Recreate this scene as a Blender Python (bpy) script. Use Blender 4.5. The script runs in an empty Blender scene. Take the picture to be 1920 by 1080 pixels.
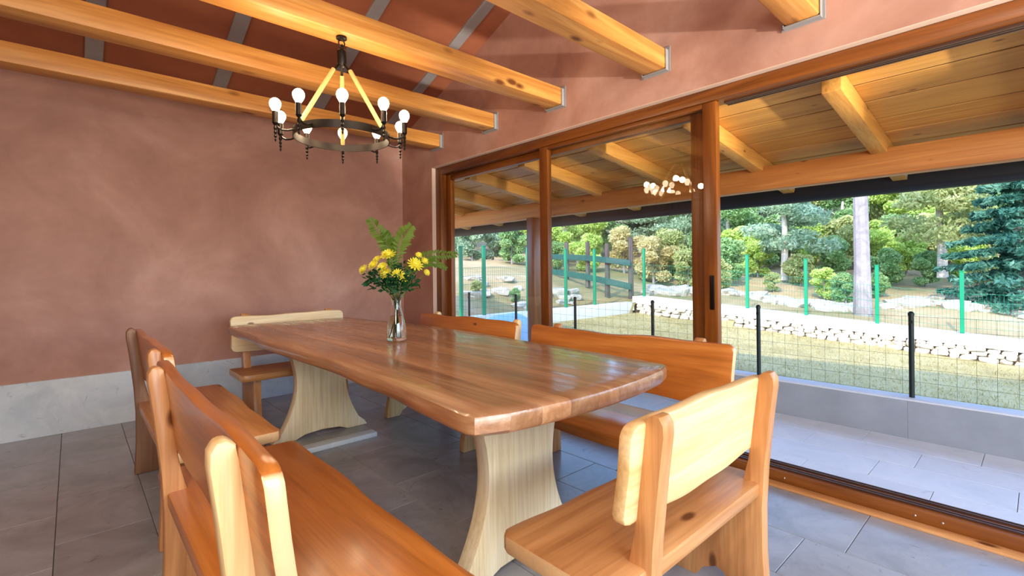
import bpy, bmesh, math, random
from mathutils import Vector, Matrix, Euler, noise as mnoise
PI = math.pi
R = math.radians
S = bpy.context.scene
COL = S.collection

# ------------------------------------------------------------------ camera
yaw, rol = 0.739473, -0.0113567
F = Vector((math.sin(yaw), math.cos(yaw), 0))
R0 = Vector((math.cos(yaw), -math.sin(yaw), 0))
U0 = Vector((0, 0, 1))
Rr = math.cos(rol) * R0 + math.sin(rol) * U0
Up = -math.sin(rol) * R0 + math.cos(rol) * U0
cam = bpy.data.cameras.new('camera')
cam.sensor_width = 36
cam.lens = 904.46 / 1920 * 36
cam.shift_y = -34 / 1920
cam.clip_start = 0.02
cam.clip_end = 500
co = bpy.data.objects.new('camera', cam)
COL.objects.link(co)
M4 = Matrix((Rr, Up, -F)).transposed().to_4x4()
M4.translation = Vector((0, 0, 1.25))
co.matrix_world = M4
S.camera = co

# ------------------------------------------------------------------ world, sun, daylight, exposure
S.view_settings.view_transform = 'Standard'
S.view_settings.look = 'None'
S.view_settings.exposure = 0.0
S.view_settings.gamma = 1.0
S.view_settings.use_curve_mapping = False
S.cycles.use_denoising = True
S.cycles.max_bounces = 10
S.cycles.diffuse_bounces = 5
S.cycles.glossy_bounces = 5
S.cycles.transmission_bounces = 8
S.cycles.transparent_max_bounces = 24
S.cycles.sample_clamp_indirect = 6.0
S.cycles.caustics_reflective = False
S.cycles.caustics_refractive = False

w = bpy.data.worlds.new('sky')
S.world = w
w.use_nodes = True
nt = w.node_tree
bg = nt.nodes['Background']
sky = nt.nodes.new('ShaderNodeTexSky')
sky.sky_type = 'NISHITA'
sky.sun_disc = False
sky.sun_elevation = R(38)
sky.sun_rotation = R(255)
sky.air_density = 1.0
sky.dust_density = 1.2
sky.ozone_density = 1.0
tint = nt.nodes.new('ShaderNodeMix')
tint.data_type = 'RGBA'
tint.blend_type = 'MULTIPLY'
tint.inputs[0].default_value = 1.0
tint.inputs[7].default_value = (0.82, 0.98, 1.20, 1)
nt.links.new(sky.outputs['Color'], tint.inputs[6])
nt.links.new(tint.outputs[2], bg.inputs['Color'])
bg.inputs['Strength'].default_value = 1.05

def lamp(name, kind, loc, direction, energy, color, **kw):
    l = bpy.data.lights.new(name, kind)
    l.energy = energy
    l.color = color
    for k, v in kw.items():
        setattr(l, k, v)
    o = bpy.data.objects.new(name, l)
    COL.objects.link(o)
    o.location = loc
    o.rotation_euler = Vector(direction).to_track_quat('-Z', 'Y').to_euler()
    return o

lamp('sun', 'SUN', (-10, -4, 12), (0.9, 0.22, -0.725), 5.2, (1.0, 0.90, 0.74), angle=R(0.6))
# added area fill at the unseen rear window, standing in for its daylight
lamp('rear_window_fill', 'AREA', (0.9, -2.14, 1.45), (0, 1, 0.08), 150, (1.0, 0.98, 0.95), shape='RECTANGLE', size=3.4, size_y=1.9)
# added soft fill high behind the camera, not a lamp of the room
lamp('room_fill', 'AREA', (-1.4, -0.9, 2.95), (0.3, 0.8, -0.6), 120, (1.0, 0.86, 0.70), shape='DISK', size=1.6)

# added spot standing in for sunlight reflected up through the rear window
lamp('reflected_sun_stand_in', 'SPOT', (1.55, -5.2, 0.55), (1.43, 6.6, 2.02), 4200, (1.0, 0.92, 0.78), spot_size=R(19), spot_blend=0.9, shadow_soft_size=0.08)

# ------------------------------------------------------------------ colour and node helpers
def lin(c):
    return c / 12.92 if c <= 0.04045 else ((c + 0.055) / 1.055) ** 2.4
def rgb(r, g, b):
    return (lin(r / 255), lin(g / 255), lin(b / 255), 1)

MATS = {}
def mat(name):
    m = bpy.data.materials.new(name)
    m.use_nodes = True
    n = m.node_tree
    b = n.nodes['Principled BSDF']
    MATS[name] = m
    return m, n, b
def node(n, t, **kw):
    x = n.nodes.new(t)
    for k, v in kw.items():
        setattr(x, k, v)
    return x
def ramp(n, fac, stops):
    r = node(n, 'ShaderNodeValToRGB')
    els = r.color_ramp.elements
    while len(els) < len(stops):
        els.new(0.5)
    for e, (p, c) in zip(els, stops):
        e.position = p
        e.color = c
    n.links.new(fac, r.inputs['Fac'])
    return r.outputs['Color']
def mixc(n, fac, a, b, mode='MIX'):
    x = node(n, 'ShaderNodeMix', data_type='RGBA', blend_type=mode)
    for sock, v in ((x.inputs['Factor'], fac), (x.inputs['A'], a), (x.inputs['B'], b)):
        pass
    def put(i, v):
        if hasattr(v, 'is_output'):
            n.links.new(v, x.inputs[i])
        else:
            x.inputs[i].default_value = v
    put(0, fac); put(6, a); put(7, b)
    return x.outputs[2]
def coords(n, scale, seed=True, kind='Object'):
    tc = node(n, 'ShaderNodeTexCoord')
    mp = node(n, 'ShaderNodeMapping')
    mp.inputs['Scale'].default_value = scale
    src = tc.outputs[kind]
    if seed:
        oi = node(n, 'ShaderNodeObjectInfo')
        mu = node(n, 'ShaderNodeMath', operation='MULTIPLY')
        mu.inputs[1].default_value = 31.7
        n.links.new(oi.outputs['Random'], mu.inputs[0])
        ad = node(n, 'ShaderNodeVectorMath', operation='ADD')
        n.links.new(src, ad.inputs[0])
        n.links.new(mu.outputs[0], ad.inputs[1])
        src = ad.outputs[0]
    n.links.new(src, mp.inputs['Vector'])
    return mp.outputs[0]
def tex_noise(n, vec, scale, detail=5, rough=0.6, dist=0.0):
    t = node(n, 'ShaderNodeTexNoise')
    t.inputs['Scale'].default_value = scale
    t.inputs['Detail'].default_value = detail
    t.inputs['Roughness'].default_value = rough
    t.inputs['Distortion'].default_value = dist
    n.links.new(vec, t.inputs['Vector'])
    return t.outputs['Fac']
def bump(n, b, height, strength, dist=0.01):
    x = node(n, 'ShaderNodeBump')
    x.inputs['Strength'].default_value = strength
    x.inputs['Distance'].default_value = dist
    n.links.new(height, x.inputs['Height'])
    n.links.new(x.outputs[0], b.inputs['Normal'])

def wood(name, dark, mid, light, axis, rough=0.4, knots=0.10, vary=0.25, bmp=0.15, coat=0.0, ripple=0.0, endgrain=0.0):
    m, n, b = mat(name)
    cross, along = 7.0, 0.55
    sc = [cross] * 3
    sc[axis] = along
    v = coords(n, sc)
    broad = tex_noise(n, v, 1.0, 6, 0.62, 1.2)
    base = ramp(n, broad, [(0.28, dark), (0.5, mid), (0.72, light)])
    sc2 = [70.0] * 3
    sc2[axis] = 2.2
    fine = tex_noise(n, coords(n, sc2), 1.0, 3, 0.6)
    g = ramp(n, fine, [(0.35, (0.72, 0.66, 0.6, 1)), (0.6, (1.0, 1.0, 1.0, 1))])
    c = mixc(n, 0.55, base, g, 'MULTIPLY')
    if knots:
        sk = [6.0] * 3
        sk[axis] = 2.6
        vo = node(n, 'ShaderNodeTexVoronoi')
        vo.inputs['Scale'].default_value = 1.0
        n.links.new(coords(n, sk), vo.inputs['Vector'])
        k = ramp(n, vo.outputs['Distance'], [(knots * 0.6, (1, 1, 1, 1)), (knots * 1.25, (0, 0, 0, 1))])
        c = mixc(n, k, c, (dark[0] * 0.35, dark[1] * 0.28, dark[2] * 0.25, 1))
    if endgrain and axis == 1:  # end faces made paler: end grain plus strong light put into the colour
        tcn = node(n, 'ShaderNodeTexCoord')
        sp = node(n, 'ShaderNodeSeparateXYZ')
        n.links.new(tcn.outputs['Normal'], sp.inputs[0])
        ab = node(n, 'ShaderNodeMath', operation='ABSOLUTE')
        n.links.new(sp.outputs[axis], ab.inputs[0])
        ef = ramp(n, ab.outputs[0], [(0.75, (0, 0, 0, 1)), (0.9, (endgrain, endgrain, endgrain, 1))])
        c = mixc(n, ef, c, rgb(236, 206, 156))
    if vary:
        oi = node(n, 'ShaderNodeObjectInfo')
        mr = node(n, 'ShaderNodeMapRange')
        mr.inputs['To Min'].default_value = 1 - vary
        mr.inputs['To Max'].default_value = 1 + vary
        n.links.new(oi.outputs['Random'], mr.inputs['Value'])
        hs = node(n, 'ShaderNodeHueSaturation')
        n.links.new(mr.outputs[0], hs.inputs['Value'])
        n.links.new(c, hs.inputs['Color'])
        c = hs.outputs[0]
    n.links.new(c, b.inputs['Base Color'])
    rr = node(n, 'ShaderNodeMapRange')
    rr.inputs['To Min'].default_value = rough - 0.1
    rr.inputs['To Max'].default_value = rough + 0.12
    n.links.new(broad, rr.inputs['Value'])
    n.links.new(rr.outputs[0], b.inputs['Roughness'])
    b.inputs['Coat Weight'].default_value = coat
    b.inputs['Coat Roughness'].default_value = 0.2
    bump(n, b, fine, bmp, 0.004)
    if ripple:
        sr = [26.0] * 3
        sr[axis] = 2.4
        rp = tex_noise(n, coords(n, sr), 1.0, 3, 0.55)
        x = node(n, 'ShaderNodeBump')
        x.inputs['Strength'].default_value = ripple
        x.inputs['Distance'].default_value = 0.004
        n.links.new(rp, x.inputs['Height'])
        n.links.new(x.outputs[0], b.inputs['Coat Normal'])
        rr2 = node(n, 'ShaderNodeMapRange')
        rr2.inputs['From Min'].default_value = 0.35
        rr2.inputs['From Max'].default_value = 0.65
        rr2.inputs['To Min'].default_value = coat * 0.3
        rr2.inputs['To Max'].default_value = min(1.0, coat * 1.6)
        n.links.new(rp, rr2.inputs['Value'])
        n.links.new(rr2.outputs[0], b.inputs['Coat Weight'])
        b.inputs['Coat Roughness'].default_value = 0.1
    return m

def plain(name, color, rough=0.5, metal=0.0, noise=0.0, nscale=8.0, bmp=0.0, emit=None, estr=0.0):
    m, n, b = mat(name)
    b.inputs['Roughness'].default_value = rough
    b.inputs['Metallic'].default_value = metal
    b.inputs['Base Color'].default_value = color
    if noise or bmp:
        f = tex_noise(n, coords(n, (1, 1, 1)), nscale, 6, 0.6)
        if noise:
            lo = tuple(max(0, c * (1 - noise)) for c in color[:3]) + (1,)
            hi = tuple(min(1, c * (1 + noise)) for c in color[:3]) + (1,)
            n.links.new(ramp(n, f, [(0.3, lo), (0.7, hi)]), b.inputs['Base Color'])
        if bmp:
            bump(n, b, f, bmp, 0.02)
    if emit:
        b.inputs['Emission Color'].default_value = emit
        b.inputs['Emission Strength'].default_value = estr
    return m

def stone(name, a, bcol, vein, rough=0.35, seed=True, scale=1.0):
    m, n, b = mat(name)
    v = coords(n, (scale, scale, scale), seed)
    f1 = tex_noise(n, v, 2.2, 8, 0.68, 0.8)
    c = ramp(n, f1, [(0.3, a), (0.68, bcol)])
    f2 = tex_noise(n, v, 6.0, 9, 0.72, 2.2)
    k = ramp(n, f2, [(0.60, (0, 0, 0, 1)), (0.72, (1, 1, 1, 1))])
    c = mixc(n, k, c, vein)
    n.links.new(c, b.inputs['Base Color'])
    b.inputs['Roughness'].default_value = rough
    bump(n, b, f2, 0.08, 0.006)
    return m

AX, AY, AZ = 0, 1, 2
def wood3(name, *a, **k):
    return [wood(name + s, *a, axis=i, **k) for i, s in enumerate(('_x', '_y', '_z'))]

BROWN = wood3('brown_pine', rgb(104, 68, 44), rgb(136, 96, 66), rgb(164, 124, 88), rough=0.45, knots=0.08)
HONEY = wood3('honey_pine', rgb(168, 104, 44), rgb(206, 145, 72), rgb(228, 176, 104), rough=0.42, knots=0.15)
ORANGE = wood3('orange_pine', rgb(158, 102, 56), rgb(194, 136, 82), rgb(216, 162, 106), rough=0.33, knots=0.10, vary=0.15, endgrain=0.5)
DEEP = wood3('deep_orange_pine', rgb(146, 80, 28), rgb(186, 110, 44), rgb(206, 132, 60), rough=0.30, knots=0.08, vary=0.12, coat=0.4, endgrain=0.6)
PALE = wood3('pale_pine', rgb(206, 164, 100), rgb(230, 196, 138), rgb(242, 216, 168), rough=0.42, knots=0.07, vary=0.10)
CREAM = wood3('cream_pine', rgb(214, 190, 140), rgb(232, 214, 172), rgb(240, 228, 196), rough=0.45, knots=0.07, vary=0.08)
TOPW = wood3('table_top_wood', rgb(132, 90, 58), rgb(168, 122, 84), rgb(198, 156, 116), rough=0.30, knots=0.05, vary=0.20, coat=0.7, ripple=0.35)
PORCH = wood3('porch_larch', rgb(194, 132, 58), rgb(214, 154, 72), rgb(230, 174, 94), rough=0.5, knots=0.07, vary=0.14)
FRAME = wood3('stained_frame_wood', rgb(84, 42, 11), rgb(120, 66, 20), rgb(146, 87, 33), rough=0.35, knots=0, vary=0.12)
DARKW = wood3('weathered_fence_wood', rgb(52, 44, 42), rgb(82, 70, 66), rgb(110, 96, 90), rough=0.75, knots=0, vary=0.2)
GREENW = plain('dark_green_rail', rgb(14, 66, 58), 0.6, noise=0.3)

def plaster(name, a, b2, c3, rough=0.85):
    m, n, b = mat(name)
    v = coords(n, (1, 1, 1), False)
    f1 = tex_noise(n, v, 1.1, 7, 0.6, 0.6)
    f2 = tex_noise(n, v, 5.0, 6, 0.65, 0.4)
    c = ramp(n, f1, [(0.3, a), (0.52, b2), (0.75, c3)])
    g = ramp(n, f2, [(0.3, (0.86, 0.85, 0.84, 1)), (0.7, (1.0, 1.0, 1.0, 1))])
    n.links.new(mixc(n, 0.8, c, g, 'MULTIPLY'), b.inputs['Base Color'])
    b.inputs['Roughness'].default_value = rough
    bump(n, b, f2, 0.10, 0.01)
    return m
TERRA = plaster('terracotta_plaster', rgb(156, 110, 93), rgb(179, 135, 119), rgb(202, 163, 149), 0.6)
TERRA_C = plaster('terracotta_ceiling', rgb(150, 88, 60), rgb(162, 96, 66), rgb(172, 106, 76), 0.8)
REVEAL = plain('pale_reveal_plaster', rgb(206, 180, 162), 0.8, noise=0.05)
GREY = plain('grey_galvanised_plate', rgb(150, 150, 152), 0.5, 0.2, noise=0.06)
BASE = stone('pale_travertine_skirting', rgb(176, 190, 198), rgb(214, 224, 228), rgb(140, 146, 150), 0.4)
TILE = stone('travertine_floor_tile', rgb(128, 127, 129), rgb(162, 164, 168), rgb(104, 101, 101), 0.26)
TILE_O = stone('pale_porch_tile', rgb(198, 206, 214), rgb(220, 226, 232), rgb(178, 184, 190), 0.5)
GROUT = plain('grey_grout', rgb(112, 102, 96), 0.9)
CONC = plain('grey_parapet_render', rgb(144, 148, 154), 0.85, noise=0.16, nscale=2.5, bmp=0.1)
CAPW = plain('pale_parapet_cap', rgb(196, 198, 202), 0.6, noise=0.05)
IRON = plain('blackened_iron', rgb(34, 28, 24), 0.4, 0.7)
ROPE = plain('pale_bamboo_rod', rgb(206, 170, 104), 0.6, noise=0.18, nscale=40)
BRASS = plain('warm_brass_sleeve', rgb(120, 92, 58), 0.35, 0.8)
BULB = plain('lit_bulb_glass', rgb(255, 240, 214), 0.3, emit=(1.0, 0.80, 0.52, 1), estr=14)
BLACKP = plain('black_green_post', rgb(14, 26, 22), 0.5, 0.2)
WIRE = plain('dark_green_wire', rgb(24, 52, 44), 0.5, 0.3)
GPOST = plain('emerald_green_post', rgb(0, 124, 84), 0.4)
GWIRE = plain('emerald_green_wire', rgb(0, 120, 92), 0.5)
UNDER = plain('dark_felt_and_gap_shade', rgb(62, 40, 26), 0.95)  # felt underlay, also the shade colour for the porch board gaps
EAVES = wood3('eaves_beam_wood', rgb(160, 94, 38), rgb(188, 118, 54), rgb(206, 140, 72), rough=0.5, knots=0.07, vary=0.05)
GUTTER = plain('dark_grey_gutter', rgb(44, 48, 54), 0.5, 0.3)
HANDLE = plain('dark_bronze_handle', rgb(30, 24, 22), 0.35, 0.6)
TRACK = plain('bronze_aluminium_track', rgb(92, 68, 58), 0.35, 0.6)
SCREW = plain('steel_screw_head', rgb(190, 180, 170), 0.3, 0.9)
WHITEW = plain('white_wall_render', rgb(214, 208, 194), 0.85, noise=0.05, nscale=3, bmp=0.1)
COPE = plain('white_concrete_coping', rgb(214, 206, 192), 0.85, noise=0.06, nscale=3, bmp=0.1)
STONE = stone('pale_limestone', rgb(168, 156, 136), rgb(206, 196, 178), rgb(122, 108, 88), 0.9)
ROCK = stone('white_hill_rock', rgb(142, 132, 116), rgb(184, 174, 158), rgb(98, 88, 76), 0.9)
GAP = plain('dark_wall_core', rgb(92, 78, 62), 0.95, noise=0.3)
TARP = plain('pale_blue_tarpaulin', rgb(150, 190, 232), 0.45, noise=0.06, nscale=5)
BARK = stone('grey_pine_bark', rgb(108, 98, 98), rgb(150, 141, 138), rgb(60, 52, 58), 0.9, scale=1.6)
BARKW = plain('pale_birch_bark', rgb(180, 170, 156), 0.9, noise=0.25, nscale=9)
EXTW = plain('pale_exterior_render', rgb(226, 222, 214), 0.85, noise=0.04)
ROOFT = plain('clay_roof', rgb(150, 84, 60), 0.8, noise=0.1)

def leafm(name, a, b2, c3, trans=0.45):
    m, n, b = mat(name)
    out = n.nodes['Material Output']
    tcv = coords(n, (1, 1, 1), True)
    f = tex_noise(n, tcv, 2.3, 4, 0.6)
    c = ramp(n, f, [(0.3, a), (0.5, b2), (0.7, c3)])
    n.links.new(c, b.inputs['Base Color'])
    b.inputs['Roughness'].default_value = 0.6
    tr = node(n, 'ShaderNodeBsdfTranslucent')
    n.links.new(c, tr.inputs['Color'])
    mx = node(n, 'ShaderNodeMixShader')
    mx.inputs[0].default_value = trans
    n.links.new(b.outputs[0], mx.inputs[1])
    n.links.new(tr.outputs[0], mx.inputs[2])
    n.links.new(mx.outputs[0], out.inputs['Surface'])
    return m
L_LIME = leafm('lime_leaf', rgb(150, 176, 76), rgb(188, 208, 108), rgb(216, 228, 146))
L_OLIVE = leafm('olive_leaf', rgb(142, 154, 88), rgb(176, 182, 116), rgb(206, 206, 150))
L_GREEN = leafm('mid_green_leaf', rgb(104, 142, 84), rgb(140, 174, 110), rgb(178, 200, 142))
L_PINE = leafm('grey_green_needle', rgb(118, 148, 118), rgb(156, 180, 146), rgb(194, 210, 178))
L_SPRUCE = leafm('blue_green_needle', rgb(36, 86, 74), rgb(66, 120, 100), rgb(118, 160, 132))
L_DRY = leafm('straw_leaf', rgb(178, 164, 104), rgb(208, 194, 138), rgb(226, 214, 166))
L_FERN = leafm('fern_green', rgb(66, 98, 24), rgb(92, 126, 34), rgb(126, 152, 56))
L_DARK = leafm('dark_bouquet_leaf', rgb(14, 62, 34), rgb(24, 86, 46), rgb(44, 108, 60))
PETAL = leafm('yellow_petal', rgb(226, 214, 40), rgb(240, 232, 70), rgb(250, 246, 140), 0.3)
GRASS = leafm('dry_grass_blade', rgb(140, 128, 78), rgb(162, 150, 98), rgb(180, 168, 120), 0.2)

def glass(name, tint, refl=1.0):
    m, n, b = mat(name)
    out = n.nodes['Material Output']
    n.nodes.remove(b)
    t = node(n, 'ShaderNodeBsdfTransparent')
    t.inputs[0].default_value = tint
    g = node(n, 'ShaderNodeBsdfGlossy')
    g.inputs['Roughness'].default_value = 0.0
    lw = node(n, 'ShaderNodeLayerWeight')
    pw = node(n, 'ShaderNodeMath', operation='POWER')
    pw.inputs[1].default_value = 5.0
    n.links.new(lw.outputs['Facing'], pw.inputs[0])
    ma = node(n, 'ShaderNodeMath', operation='MULTIPLY_ADD')
    ma.inputs[1].default_value = 0.92
    ma.inputs[2].default_value = 0.075
    n.links.new(pw.outputs[0], ma.inputs[0])
    mx = node(n, 'ShaderNodeMixShader')
    n.links.new(ma.outputs[0], mx.inputs[0])
    n.links.new(t.outputs[0], mx.inputs[1])
    n.links.new(g.outputs[0], mx.inputs[2])
    n.links.new(mx.outputs[0], out.inputs['Surface'])
    return m
PANE = glass('window_glass', (0.93, 0.95, 0.94, 1))
m, n, b = mat('vase_glass')
b.inputs['Base Color'].default_value = (0.97, 0.99, 0.98, 1)
b.inputs['Roughness'].default_value = 0.02
b.inputs['Transmission Weight'].default_value = 1.0
b.inputs['IOR'].default_value = 1.45
VGLASS = m
m, n, b = mat('vase_water')
b.inputs['Base Color'].default_value = (0.95, 0.98, 0.96, 1)
b.inputs['Roughness'].default_value = 0.0
b.inputs['Transmission Weight'].default_value = 1.0
b.inputs['IOR'].default_value = 1.33
WATER = m

# ground materials
def ground(name, a, bcol, c3, d4, scale):
    m, n, b = mat(name)
    v = coords(n, (1, 1, 1), False)
    f1 = tex_noise(n, v, scale, 6, 0.6, 0.5)
    f2 = tex_noise(n, v, scale * 7, 6, 0.7)
    c = ramp(n, f1, [(0.25, a), (0.45, bcol), (0.6, c3), (0.78, d4)])
    g = ramp(n, f2, [(0.3, (0.7, 0.7, 0.66, 1)), (0.65, (1.0, 1.0, 1.0, 1))])
    n.links.new(mixc(n, 0.7, c, g, 'MULTIPLY'), b.inputs['Base Color'])
    b.inputs['Roughness'].default_value = 0.95
    bump(n, b, f2, 0.4, 0.05)
    return m
LAWN = ground('dry_lawn', rgb(140, 126, 80), rgb(160, 144, 96), rgb(172, 156, 108), rgb(152, 138, 98), 0.8)
HILL = ground('dry_hillside', rgb(104, 104, 54), rgb(146, 126, 82), rgb(172, 146, 108), rgb(186, 168, 134), 0.35)

# ------------------------------------------------------------------ mesh helpers
def tag(o, label=None, cat=None, group=None, kind=None):
    if label: o['label'] = label
    if cat: o['category'] = cat
    if group: o['group'] = group
    if kind: o['kind'] = kind
    return o
def empty(name, loc=(0, 0, 0), rz=0.0):
    o = bpy.data.objects.new(name, None)
    o.empty_display_size = 0.1
    COL.objects.link(o)
    o.location = loc
    o.rotation_euler = (0, 0, rz)
    return o
def copy_tree(o, parent=None):
    c = o.copy()
    COL.objects.link(c)
    c.parent = parent
    for ch in list(o.children):
        copy_tree(ch, c)
    return c

class MB:
    def __init__(s):
        s.v = []; s.f = []
    def add(s, vs, fs):
        k = len(s.v)
        s.v += [tuple(p) for p in vs]
        s.f += [[k + i for i in f] for f in fs]
        return s
    def box(s, a, b):
        x0, y0, z0 = a; x1, y1, z1 = b
        return s.add([(x0, y0, z0), (x1, y0, z0), (x1, y1, z0), (x0, y1, z0), (x0, y0, z1), (x1, y0, z1), (x1, y1, z1), (x0, y1, z1)],
                     [(0, 3, 2, 1), (4, 5, 6, 7), (0, 1, 5, 4), (1, 2, 6, 5), (2, 3, 7, 6), (3, 0, 4, 7)])
    def prism(s, poly, fn, t0, t1):
        """poly: list of (a,b); fn(a,b,t)->xyz"""
        n = len(poly)
        vs = [fn(a, b, t0) for a, b in poly] + [fn(a, b, t1) for a, b in poly]
        fs = [list(range(n))[::-1], [n + i for i in range(n)]]
        fs += [(i, (i + 1) % n, n + (i + 1) % n, n + i) for i in range(n)]
        return s.add(vs, fs)
    def tube(s, path, rad, n=8, cap=True):
        path = [Vector(p) for p in path]
        if not isinstance(rad, (list, tuple)):
            rad = [rad] * len(path)
        vs = []
        ref = None
        for i, p in enumerate(path):
            d = (path[min(i + 1, len(path) - 1)] - path[max(i - 1, 0)]).normalized()
            if ref is None:
                ref = Vector((0, 0, 1)) if abs(d.z) < 0.9 else Vector((1, 0, 0))
            a = d.cross(ref).normalized()
            b = a.cross(d).normalized()
            ref = b
            for k in range(n):
                t = 2 * PI * k / n
                vs.append(p + rad[i] * (math.cos(t) * a + math.sin(t) * b))
        fs = []
        for i in range(len(path) - 1):
            for k in range(n):
                fs.append((i * n + k, i * n + (k + 1) % n, (i + 1) * n + (k + 1) % n, (i + 1) * n + k))
        if cap:
            fs.append(list(range(n)))
            fs.append([(len(path) - 1) * n + k for k in range(n)][::-1])
        return s.add(vs, fs)
    def lathe(s, prof, c=(0, 0, 0), n=24):
        vs = []
        for r, z in prof:
            for k in range(n):
                t = 2 * PI * k / n
                vs.append((c[0] + r * math.cos(t), c[1] + r * math.sin(t), c[2] + z))
        fs = []
        for i in range(len(prof) - 1):
            for k in range(n):
                fs.append((i * n + k, i * n + (k + 1) % n, (i + 1) * n + (k + 1) % n, (i + 1) * n + k))
        return s.add(vs, fs)
    def ball(s, c, r, n=12, m=8, sc=(1, 1, 1)):
        prof = [(r * math.sin(PI * i / m) + 1e-5, -r * math.cos(PI * i / m)) for i in range(m + 1)]
        k = len(s.v)
        s.lathe(prof, (0, 0, 0), n)
        for i in range(k, len(s.v)):
            x, y, z = s.v[i]
            s.v[i] = (c[0] + x * sc[0], c[1] + y * sc[1], c[2] + z * sc[2])
        return s
    def mesh(s, name, bevel=0.0, seg=2, smooth=True, angle=35, fix=True):
        me = bpy.data.meshes.new(name)
        me.from_pydata(s.v, [], s.f)
        if bevel or fix:
            bm = bmesh.new()
            bm.from_mesh(me)
            if fix:
                bmesh.ops.recalc_face_normals(bm, faces=bm.faces)
            if bevel:
                es = [e for e in bm.edges if len(e.link_faces) == 2 and e.calc_face_angle(0) > R(40)]
                bmesh.ops.bevel(bm, geom=es, offset=bevel, segments=seg, affect='EDGES', profile=0.5, clamp_overlap=True)
            bm.to_mesh(me)
            bm.free()
        if smooth:
            me.polygons.foreach_set('use_smooth', [True] * len(me.polygons))
            me.set_sharp_from_angle(angle=R(angle))
        return me
    def build(s, name, material, parent=None, bevel=0.0, seg=2, smooth=True, angle=35, fix=True, loc=None):
        me = s.mesh(name, bevel, seg, smooth, angle, fix)
        me.materials.append(material)
        return link(name, me, parent, loc)
def link(name, me, parent=None, loc=None):
    o = bpy.data.objects.new(name, me)
    COL.objects.link(o)
    if parent: o.parent = parent
    if loc: o.location = loc
    return o
def box(name, a, b, m, parent=None, bevel=0.0, kind=None, seg=2):
    o = MB().box(a, b).build(name, m, parent, bevel, seg)
    if kind: o['kind'] = kind
    return o
def struct(o):
    o['kind'] = 'structure'
    return o

# ------------------------------------------------------------------ terrain functions
def lerp_pts(x, pts):
    if x <= pts[0][0]: return pts[0][1]
    for (a, b), (c, d) in zip(pts, pts[1:]):
        if x <= c:
            return b + (d - b) * (x - a) / (c - a)
    return pts[-1][1]
def xw(y): return 12.5 - 0.155 * (y - 1)
YW = 7.6
def lawn_z(x, y):
    return min(0.03, max(-0.62, -0.62 + 0.087 * y))
RISE_R = [(0, 0), (5, 0.16), (10, 0.7), (18, 1.7), (37, 5), (80, 16)]
RISE_L = [(0, -0.15), (0.5, -0.08), (2.7, 0.62), (5.7, 0.95), (14.6, 2.3), (40, 8)]
def ground_z(x, y):
    dx = max(0.0, x - xw(min(y, YW)))
    dy = max(0.0, y - YW)
    if dx == 0 and dy == 0:
        return lawn_z(x, y)
    D = math.hypot(dx, dy)
    wgt = dy / (dx + dy + 1e-6)
    wgt = wgt * wgt * (3 - 2 * wgt)
    z = lawn_z(x, y) + 0.40 + (1 - wgt) * lerp_pts(D, RISE_R) + wgt * lerp_pts(D, RISE_L)
    amp = min(1.0, D / 4)
    return z + amp * (0.22 * mnoise.noise(Vector((x * 0.35, y * 0.35, 0))) + 0.09 * mnoise.noise(Vector((x * 1.3, y * 1.3, 4))))

# ------------------------------------------------------------------ room shell
XW, YB = 2.98, 5.23          # window wall, back wall
XL, YR = -2.9, -2.2          # far-left wall and rear wall, behind the camera
Z0, SL = 2.86, 0.372         # ceiling height at the back wall, slope
def ceil_z(y): return Z0 + SL * (YB - y)
TOPZ = ceil_z(YR)

fl = struct(box('floor', (XL - 0.2, YR - 0.2, -0.12), (XW + 0.02, YB + 0.2, -0.006), GROUT))
k = 0
rnd = random.Random(5)
row_w, L = 0.3643, 0.60
tile_meshes = {}
xr = 2.48 + row_w
r_i = 0
xs = [XW - 0.003]
x = 2.48
while x > XL:
    xs.append(x)
    x -= row_w
xs.append(XL)
for i in range(len(xs) - 1):
    x1, x0 = xs[i], xs[i + 1]
    off = 0.585 if i == 0 else 0.73 + (0 if i % 2 else 0.33) + rnd.uniform(-0.05, 0.05)
    y = off - L * 8
    while y < YB:
        a, b2 = max(y, -0.9), min(y + L, YB)
        if b2 - a > 0.05 and x1 > -0.75:
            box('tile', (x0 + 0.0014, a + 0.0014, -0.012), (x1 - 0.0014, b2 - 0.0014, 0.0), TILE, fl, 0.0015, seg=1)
        y += L

# back wall with its stone skirting
T = 0.25
struct(MB().prism([(XL - T, -0.1), (XW + T, -0.1), (XW + T, Z0 + 0.1), (XL - T, Z0 + 0.1)], lambda a, b, t: (a, t, b), YB, YB + T).build('wall_back', TERRA))
sk = struct(empty('baseboard_back', (0, YB, 0)))
x = XL
i = 0
while x < XW - 0.01:
    x2 = min(x + 1.18, XW - 0.004)
    box('slab', (x + 0.001, -0.018, 0.0), (x2 - 0.001, 0.0, 0.432), BASE, sk, 0.002, seg=1)
    x = x2
# window wall: gable panel with one wide opening for the sliding doors
OY0, OY1, OZ = -1.9, 4.58, 2.40
def gable(x0, x1, m, name):
    mb = MB()
    fn = lambda a, b, t: (t, a, b)
    mb.prism([(OY1, -0.1), (YB + 0.0, -0.1), (YB, ceil_z(YB)), (OY1, ceil_z(OY1))], fn, x0, x1)
    mb.prism([(OY0, OZ), (OY1, OZ), (OY1, ceil_z(OY1)), (OY0, ceil_z(OY0))], fn, x0, x1)
    mb.prism([(YR, -0.1), (OY0, -0.1), (OY0, ceil_z(OY0)), (YR, ceil_z(YR))], fn, x0, x1)
    return struct(mb.build(name, m, fix=True))
gable(XW, XW + 0.14, TERRA, 'wall_right')
gable(XW + 0.1405, XW + 0.27, EXTW, 'wall_outside')
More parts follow.
